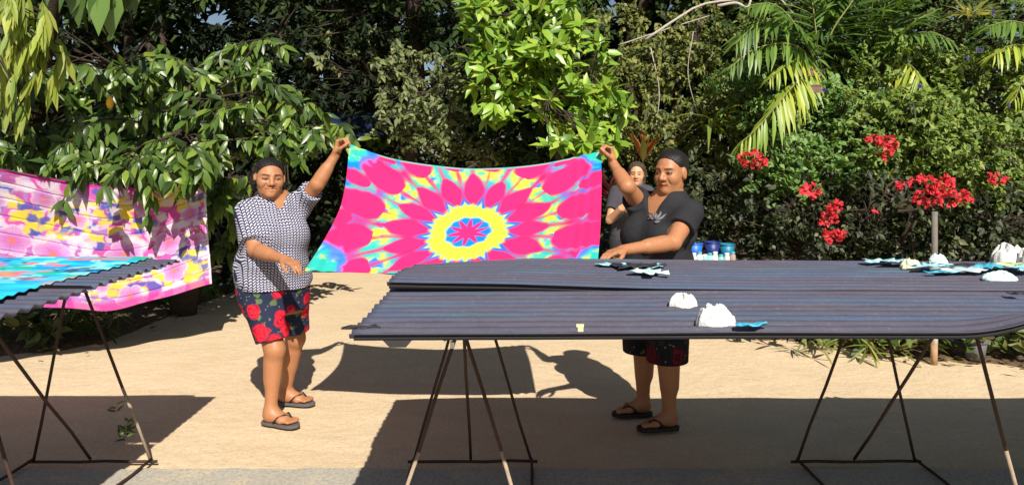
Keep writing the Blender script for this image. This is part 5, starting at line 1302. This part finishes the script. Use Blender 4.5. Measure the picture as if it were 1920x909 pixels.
# purple morning-glory flowers in the hedge
for i, (px, py) in enumerate([(1812, 110), (1836, 96), (1545, 170), (1724, 163), (1890, 198), (1862, 25)]):
    rng = R(800 + i); c = P(px, py, 6.75); t_ = MB(); prof = [(.003, -.015), (.006, -.004), (.017, .008), (.021, .011), (.016, .009), (.004, -.001)]
    n_ = 12; V = []; Fc = []
    ax_ = unit([rng.normal(0, .3), -1, .4]); e1 = unit(np.cross(ax_, [0, 0, 1])); e2 = np.cross(ax_, e1)
    for (r_, z_) in prof:
        for k in range(n_): q = 2 * math.pi * k / n_; V.append(c + r_ * (math.cos(q) * e1 + math.sin(q) * e2) * (1 + .08 * math.cos(5 * q)) + ax_ * z_)
    for j in range(len(prof) - 1):
        for k in range(n_): Fc.append((j * n_ + k, j * n_ + (k + 1) % n_, (j + 1) * n_ + (k + 1) % n_, (j + 1) * n_ + k))
    t_.add(V, Fc); tag(t_.build('morning_glory', M_purple, None, True), 'small purple trumpet flower among the green vine leaves', 'flower', 'purple flowers in the hedge')
# ---------------------------------------------------------------- things on and around the tables
M_coral = simple('white_coral', (.66, .65, .61), .9, .25, 40, .7, .006, .15)
M_coral_mint = simple('mint_stained_coral', (.60, .78, .72), .9, .15, 25, .8, .008, .15)
M_coral_yellow = simple('yellowish_coral', (.74, .72, .48), .9, .12, 25, .8, .008, .15)
def lump(name, label, c, r, m, seed, flat=.6, rug=.28, cat='coral'):
    """crumpled, folded lump: domed sheet with sharp ridges, closed underneath"""
    nr, na = 22, 64; rng = R(seed); V = []
    ra = np.linspace(0, 1, nr); th = np.linspace(0, 2 * math.pi, na, endpoint=False); ox, oy = rng.random(2) * 30
    edge = 1 + .22 * (fbm(np.cos(th) * 1.6 + ox, np.sin(th) * 1.6 + oy, seed) - .45) * 2
    RA, TH = np.meshgrid(ra, th, indexing='ij'); x = RA * np.cos(TH) * edge; y = RA * np.sin(TH) * edge
    wx = x + .5 * (fbm(x * 1.5 + ox, y * 1.5 + oy, seed + 3) - .5); wy = y + .5 * (fbm(x * 1.5 + oy, y * 1.5 + ox, seed + 4) - .5)
    rid = 1 - np.abs(2 * vnoise(wx * 2.1 + ox, wy * 2.1 + oy, seed + 1) - 1); rid2 = 1 - np.abs(2 * vnoise(wx * 4.5 + oy, wy * 4.5 + ox, seed + 2) - 1)
    dome = np.clip(1 - RA ** 2.4, 0, 1) ** .55
    z = dome * (.42 + .48 * rid ** 1.5 + .26 * (rid2 - .5) + rug * .3)
    top = np.stack([x * r[0], y * r[1], z * r[2] + .002], -1).reshape(-1, 3) + np.array(c)
    I = np.arange(nr * na).reshape(nr, na); J = np.roll(I, -1, 1)
    Fq = [np.stack([I[:-1], I[1:], J[1:], J[:-1]], -1).reshape(-1, 4)]
    bot = top[I[-1]] - [0, 0, .006]; k = nr * na; B_ = k + np.arange(na)
    Fq.append(np.stack([I[-1], B_, np.roll(B_, -1), np.roll(I[-1], -1)], -1)); cen = k + na
    Fq.append(np.stack([B_, np.full(na, cen), np.roll(B_, -1)], -1))
    return tag(link(name, mesh_np(name, np.concatenate([top, bot, np.array([c]) - [0, 0, .003]]), Fq, False), m), label, cat)
def on_table(px, py): # point on the table top seen at a pixel
    D = (CAM_H - TZ - .012) * F_PX / (py - HOR); return P(px, py, D)
zt = TZ + .006
def tp(px, py): p = on_table(px, py); p[2] = zt + (.006 if p[1] > 2.98 else 0); return p
lump('coral_lump', 'folded grey-white rough lump, the smaller on the near sheet', tp(1280, 571), (.052, .045, .044), M_coral, 1, rug=.30)
lump('coral_lump', 'large peaked bright white lump at the near sheet\'s front edge', tp(1341, 606), (.060, .050, .062), M_coral, 5, rug=.34)
lump('coral_lump', 'yellowish smooth stone left of the pale scraps', tp(1708, 503), (.045, .035, .045), M_coral_yellow, 3, rug=.2)
lump('coral_lump', 'mint-white stone standing on the turquoise scraps', tp(1758, 496), (.045, .04, .05), M_coral_mint, 4, rug=.22)
lump('coral_lump', 'flat mint-white stone at the front of the scraps', tp(1875, 524), (.07, .04, .035), M_coral_mint, 6, rug=.2)
lump('coral_lump', 'big two-tone white lump at the far edge of the table', tp(1893, 492) + [0, 0, .004], (.085, .07, .085), M_coral, 7, rug=.34)
lump('coral_lump', 'white lump leaning on the big two-tone one', tp(1935, 497), (.06, .06, .085), M_coral, 8, rug=.36)
# cut-out stencils and fabric scraps
def scrap(name, label, c, outline, col, seed, rz=0.0, curl=.01, cat='stencil', rough=.6, group=None):
    rng = R(seed); o = np.array(outline, float); n = len(o)
    ca, sa = math.cos(rz), math.sin(rz); xy = np.stack([o[:, 0] * ca - o[:, 1] * sa, o[:, 0] * sa + o[:, 1] * ca], -1)
    rings = []
    for f in (1, .66, .33): 
        z = curl * (f ** 2) * (1 + np.sin(np.arange(n) * 1.7 + seed)) + .002 * rng.standard_normal(n)
        rings.append(np.column_stack([xy * f, np.abs(z)]))
    V = np.concatenate(rings + [np.zeros((1, 3))]) + np.array(c) + [0, 0, .012]
    Fc = []
    for q in range(2):
        for i in range(n): j = (i + 1) % n; Fc.append((q*n+i, q*n+j, (q+1)*n+j, (q+1)*n+i))
    for i in range(n): Fc.append((2*n+i, 2*n+(i+1) % n, 3*n))
    m = NT(name); v = m.coord(); cc = m.mix(m.ramp(m.noise(v, 28, 4, .6, .8), [(.4, 0), (.6, 1)]), col[0], col[1]); m.base(cc, rough, .3)
    b = MB(); b.add(V, Fc); ob = b.build(name, m.m, None, True)
    sol = ob.modifiers.new('thickness', 'SOLIDIFY'); sol.thickness = .003; sol.offset = 1
    return tag(ob, label, cat, group)
def petal(L, W, n=14, wob=.12, seed=0):
    r = R(seed); a = np.linspace(0, 2 * math.pi, n, endpoint=False); k = 1 + wob * r.standard_normal(n) * .6
    return np.stack([np.cos(a) * L * k, np.sin(a) * W * k], -1)
def turtle(L, W):
    a = np.linspace(0, 2 * math.pi, 28, endpoint=False); k = .78 + .22 * np.cos(5 * a + .6) + .05 * np.sin(9 * a)
    return np.stack([np.cos(a) * L * k, np.sin(a) * W * k], -1)
BK = ((.02, .02, .024), (.05, .05, .06)); TQ = ((.07, .42, .52), (.62, .80, .78)); BL2 = ((.03, .30, .52), (.10, .50, .62)); WH = ((.72, .76, .72), (.40, .70, .68)); WP = ((.62, .60, .60), (.35, .55, .62)); YG = ((.55, .62, .12), (.65, .70, .45))
for (px, py, sh, col, rz, sd_, lab) in [
    (1145, 503, petal(.07, .025), TQ, .1, 1, 'thin pale turquoise scrap just under the resting hand'),
    (1163, 505, petal(.05, .035), BL2, .5, 2, 'bright blue scrap beside the resting hand'),
    (1190, 508, turtle(.12, .09), BK, .4, 3, 'black rubber cut-out between the blue and mint scraps'),
    (1215, 520, turtle(.10, .085), WH, 2.1, 4, 'mint and white mottled cut-out in front of the black one'),
    (1222, 505, petal(.06, .055), TQ, 1.2, 5, 'turquoise mottled scrap behind the mint cut-out'),
    (1235, 505, petal(.04, .03), BK, .2, 6, 'small black scrap right of the mint cut-out'),
    (1660, 497, turtle(.13, .06), TQ, .1, 7, 'long turquoise cut-out at the tip of the pale scraps'),
    (1690, 500, petal(.10, .02), BK, .1, 8, 'thin dark strip leading to the yellowish stone'),
    (1745, 508, turtle(.13, .07), TQ, .3, 9, 'turquoise cut-out under the mint-white stone'),
    (1800, 503, petal(.12, .03), BK, -.1, 10, 'black wavy strip behind the pale scraps'),
    (1800, 514, turtle(.15, .07), WP, .2, 11, 'large whitish cut-out in the middle of the scraps'),
    (1850, 508, turtle(.12, .06), BL2, .8, 12, 'blue cut-out between the whitish one and the flat stone'),
    (1890, 505, petal(.08, .05), YG, .3, 13, 'yellow-green scrap among the blue cut-outs'),
    (1925, 512, turtle(.12, .07), TQ, .5, 14, 'turquoise cut-out in front of the white lumps'),
    (1765, 517, petal(.08, .025), BL2, .15, 15, 'narrow blue scrap at the front of the pale scraps'),
    (1905, 556, petal(.03, .008), BK, -.3, 16, 'tiny black sliver alone on the near sheet'),
    (1412, 617, petal(.045, .02, wob=.3), BL2, .1, 17, 'crumpled teal-blue scrap by the peaked white lump'),
    (680, 624, petal(.05, .014, wob=.4), BK, .2, 18, 'crumpled black plastic strip at the sheet\'s near corner')]:
    scrap('stencil_scrap', lab, tp(px, py) + [0, 0, .002 * (sd_ % 5)], sh, col, sd_, rz, .004 if len(sh) < 20 else .006)
# peg on the edge, hanging rubber scrap
c = tp(1088, 621); b = MB(); b.box(c + [-.008, -.012, .008], c + [.008, .012, .020]); b.box(c + [-.012, -.006, .020], c + [.010, .002, .028])
tag(b.build('clothes_peg', simple('pale_plastic', (.55, .58, .30), .5)), 'pale green peg lying near the front edge of the sheet', 'peg')
c = np.array([-.335, 2.215, TZ - .012]); b = MB(); b.add([c + [-.045, 0, 0], c + [.045, 0, .0], c + [.026, -.004, -.022], c + [-.022, -.004, -.022], c + [-.045, .012, 0], c + [.045, .012, 0], c + [.026, .008, -.022], c + [-.022, .008, -.022]], [(0, 3, 2, 1), (4, 5, 6, 7), (0, 1, 5, 4), (1, 2, 6, 5), (2, 3, 7, 6), (3, 0, 4, 7)])
tag(b.build('rubber_clip', M_flip), 'small black clip hanging under the near corner of the sheet', 'clip')
b = MB()
for k, (px, py) in enumerate([(868, 546), (878, 546), (891, 545)]):
    c = P(px, py, 2.955); c[2] = TZ + .010; bb = MB(); bb.lathe([(.0, .012), (.007, .011), (.009, .004), (.009, -.004)], c, 10)
    tag(bb.build('bolt', M_flip), 'small black bolt head along the gap between the sheets', 'bolt', 'bolts by the gap')
# white-topped post
px, D = 1751, 5.80; x = (px - 960) / F_PX * D
t = thing('post', 'thin round post, white painted above a bare brown foot, by the red flowers', 'post', (x, D, 0))
MB().tube([(x, D, -.02), (x + .002, D, .14)], [.026, .025], 12).build('post_foot', simple('bare_wood', (.36, .22, .13), .85, .3, 30, .6, .004), t, True)
MB().tube([(x + .002, D, .14), (x + .004, D, .42)], [.026, .025], 12).build('post_shaft', simple('white_paint', (.76, .75, .70), .7, .1, 40, .3, .002), t, True)
MB().tube([(x + .004, D, .42), (x + .006, D, 1.15)], [.024, .021], 12).build('post_top', simple('weathered_wood', (.16, .14, .12), .85, .3, 30, .6, .004), t, True)
# pots by the bed
def pot(px, py, r, h, col, label, name='planter_pot'):
    b0 = G(px, py); t = thing(name, label, 'pot', b0)
    MB().lathe([(r * .0, 0), (r * .78, 0), (r, h), (r * 1.06, h), (r * 1.06, h * .88), (r * .98, h * .88)][:3] + [(r * .92, h), (r * .88, h * .85), (0, h * .85)], b0 + [0, 0, .01], 20).build('pot_body', simple(name, col, .7, .2, 20, .3, .004), t, True)
    MB().lathe([(r * 1.0, h * .86), (r * 1.07, h * .88), (r * 1.07, h * 1.02), (r * .94, h * 1.02)], b0 + [0, 0, .01], 20).build('rim', simple(name + '_rim', col, .7), t, True)
    rng = R(int(px)); tips = b0 + np.stack([rng.normal(0, r * .6, 14), rng.normal(0, r * .5, 14), h + rng.uniform(.02, .14, 14)], -1)
    pos, d, up, LL = whorl(rng, tips, rdirs(rng, 14, (0, -.3, .7), .4), 5, .07, (.5, 1.2), .2); V, Fc, nv = leaf_arrays(pos, d, up, LL, .5, .2, 8)
    link('foliage', mesh_np('foliage', V, [Fc], False, np.repeat(tints(rng, len(pos), GL), nv, 0)), M_leaf_soft, t, 'stuff')
pot(1828, 675, .085, .15, (.11, .11, .12), 'round grey planter pot at the edge of the bed')
pot(1800, 668, .09, .13, (.03, .03, .035), 'black planter pot beside the grey one')
pot(1893, 660, .07, .12, (.03, .03, .10), 'dark navy pot under the pale bushy plant')
# low work bench with dye buckets behind the women
bx, by = P(1338, 490, 7.0)[0], 7.0
t = thing('work_bench', 'low bench holding blue buckets behind the woman in black', 'bench', (bx, by, 0))
m = simple('grey_board', (.20, .18, .16), .85, .3, 15, .5, .006)
MB().box((bx - .42, by - .22, .565), (bx + .42, by + .22, .60)).build('bench_top', m, t)
for sx in (-1, 1):
    for sy in (-1, 1): MB().box((bx + sx * .38 - .025, by + sy * .18 - .025, -.01), (bx + sx * .38 + .025, by + sy * .18 + .025, .564)).build('leg', m, t)
def bucket(px, col, r, h, label, y=by):
    c = np.array([(px - 960) / F_PX * y, y, .601]); t = thing('bucket', label, 'bucket', c)
    mt = simple('bucket_plastic', col, .45, .15, 20, .1, .002, .5)
    MB().lathe([(0, .002), (r * .8, .002), (r, h), (r * .95, h), (r * .77, .012), (0, .012)], c, 22).build('bucket_body', mt, t, True)
    MB().lathe([(r * .99, h * .93), (r * 1.06, h * .94), (r * 1.06, h), (r, h)], c, 22).build('rim', mt, t, True)
    a = np.linspace(0, math.pi, 12); MB().tube(np.stack([c[0] + r * 1.05 * np.cos(a), np.full(12, c[1] - r * .3), c[2] + h * .95 - .5 * h * np.sin(a)], -1), .003, 5).build('handle', M_rebar, t, True)
bucket(1302, (.02, .14, .60), .075, .17, 'bright blue dye bucket on the low bench', by + .08)
bucket(1335, (.012, .03, .17), .07, .18, 'navy dye bucket between the blue and teal ones', by + .08)
bucket(1363, (.01, .17, .28), .07, .16, 'teal dye bucket at the end of the low bench', by + .08)
for i, px in enumerate((1290, 1301, 1312, 1322, 1331, 1341, 1352, 1363, 1374)):
    c = np.array([(px - 960) / F_PX * 6.86, 6.86, .601]); h = .075 + .012 * (i % 3)
    mt = simple('jar_plastic', [(.62, .66, .60), (.55, .60, .55), (.72, .74, .70), (.25, .58, .56), (.30, .62, .55), (.70, .70, .68), (.22, .52, .50), (.62, .55, .62), (.36, .27, .24)][i], .25, .2, 30, .1, .002)
    t = thing('dye_jar', ['clear jar at the start of the row of dye jars', 'greenish jar second in the row of dye jars', 'milky white jar third in the row of dye jars', 'mint jar right of the milky white one', 'green-teal jar in the middle of the row', 'white jar between two teal jars', 'dull teal jar left of the lilac one', 'lilac-white jar near the end of the row', 'brown jar at the end of the row of dye jars'][i], 'jar', c, 'dye jars on the bench')
    MB().lathe([(0, .001), (.024, .001), (.026, .01), (.026, h * .8), (.018, h * .92), (.018, h), (0, h)], c, 14).build('jar_body', mt, t, True)
    MB().lathe([(.0205, h * .95), (.0205, h + .014), (0, h + .015)], c, 14).build('lid', simple('jar_lid', (.7, .7, .68) if i % 2 else (.05, .3, .3), .5), t, True)
# yellow fruit hanging in the big tree
c = P(206, 192, 6.0); b = MB(); b.lathe([(0, -.055), (.018, -.045), (.028, -.015), (.026, .015), (.014, .04), (0, .046)], c, 14)
tag(b.build('fruit', simple('ripe_fruit', (.80, .42, .02), .5, .15, 20, .1), None, True), 'single ripe yellow fruit hanging among dark leaves', 'fruit')
# weathered planter boxes on the hedge among the palms
for i, (px, py) in enumerate([(1505, 137), (1520, 168)]):
    c = P(px, py, 7.15); b = MB(); b.box(c + [-.10, -.03, -.035], c + [.09, .03, .03]); b.box(c + [-.105, -.036, .03], c + [.095, .036, .042])
    tag(b.build('planter_box', simple('terracotta', (.17, .10, .075), .85, .3, 20, .5, .005)), ['small terracotta trough among the palm fronds, upper of two', 'small terracotta trough among the palm fronds, lower of two'][i], 'planter')
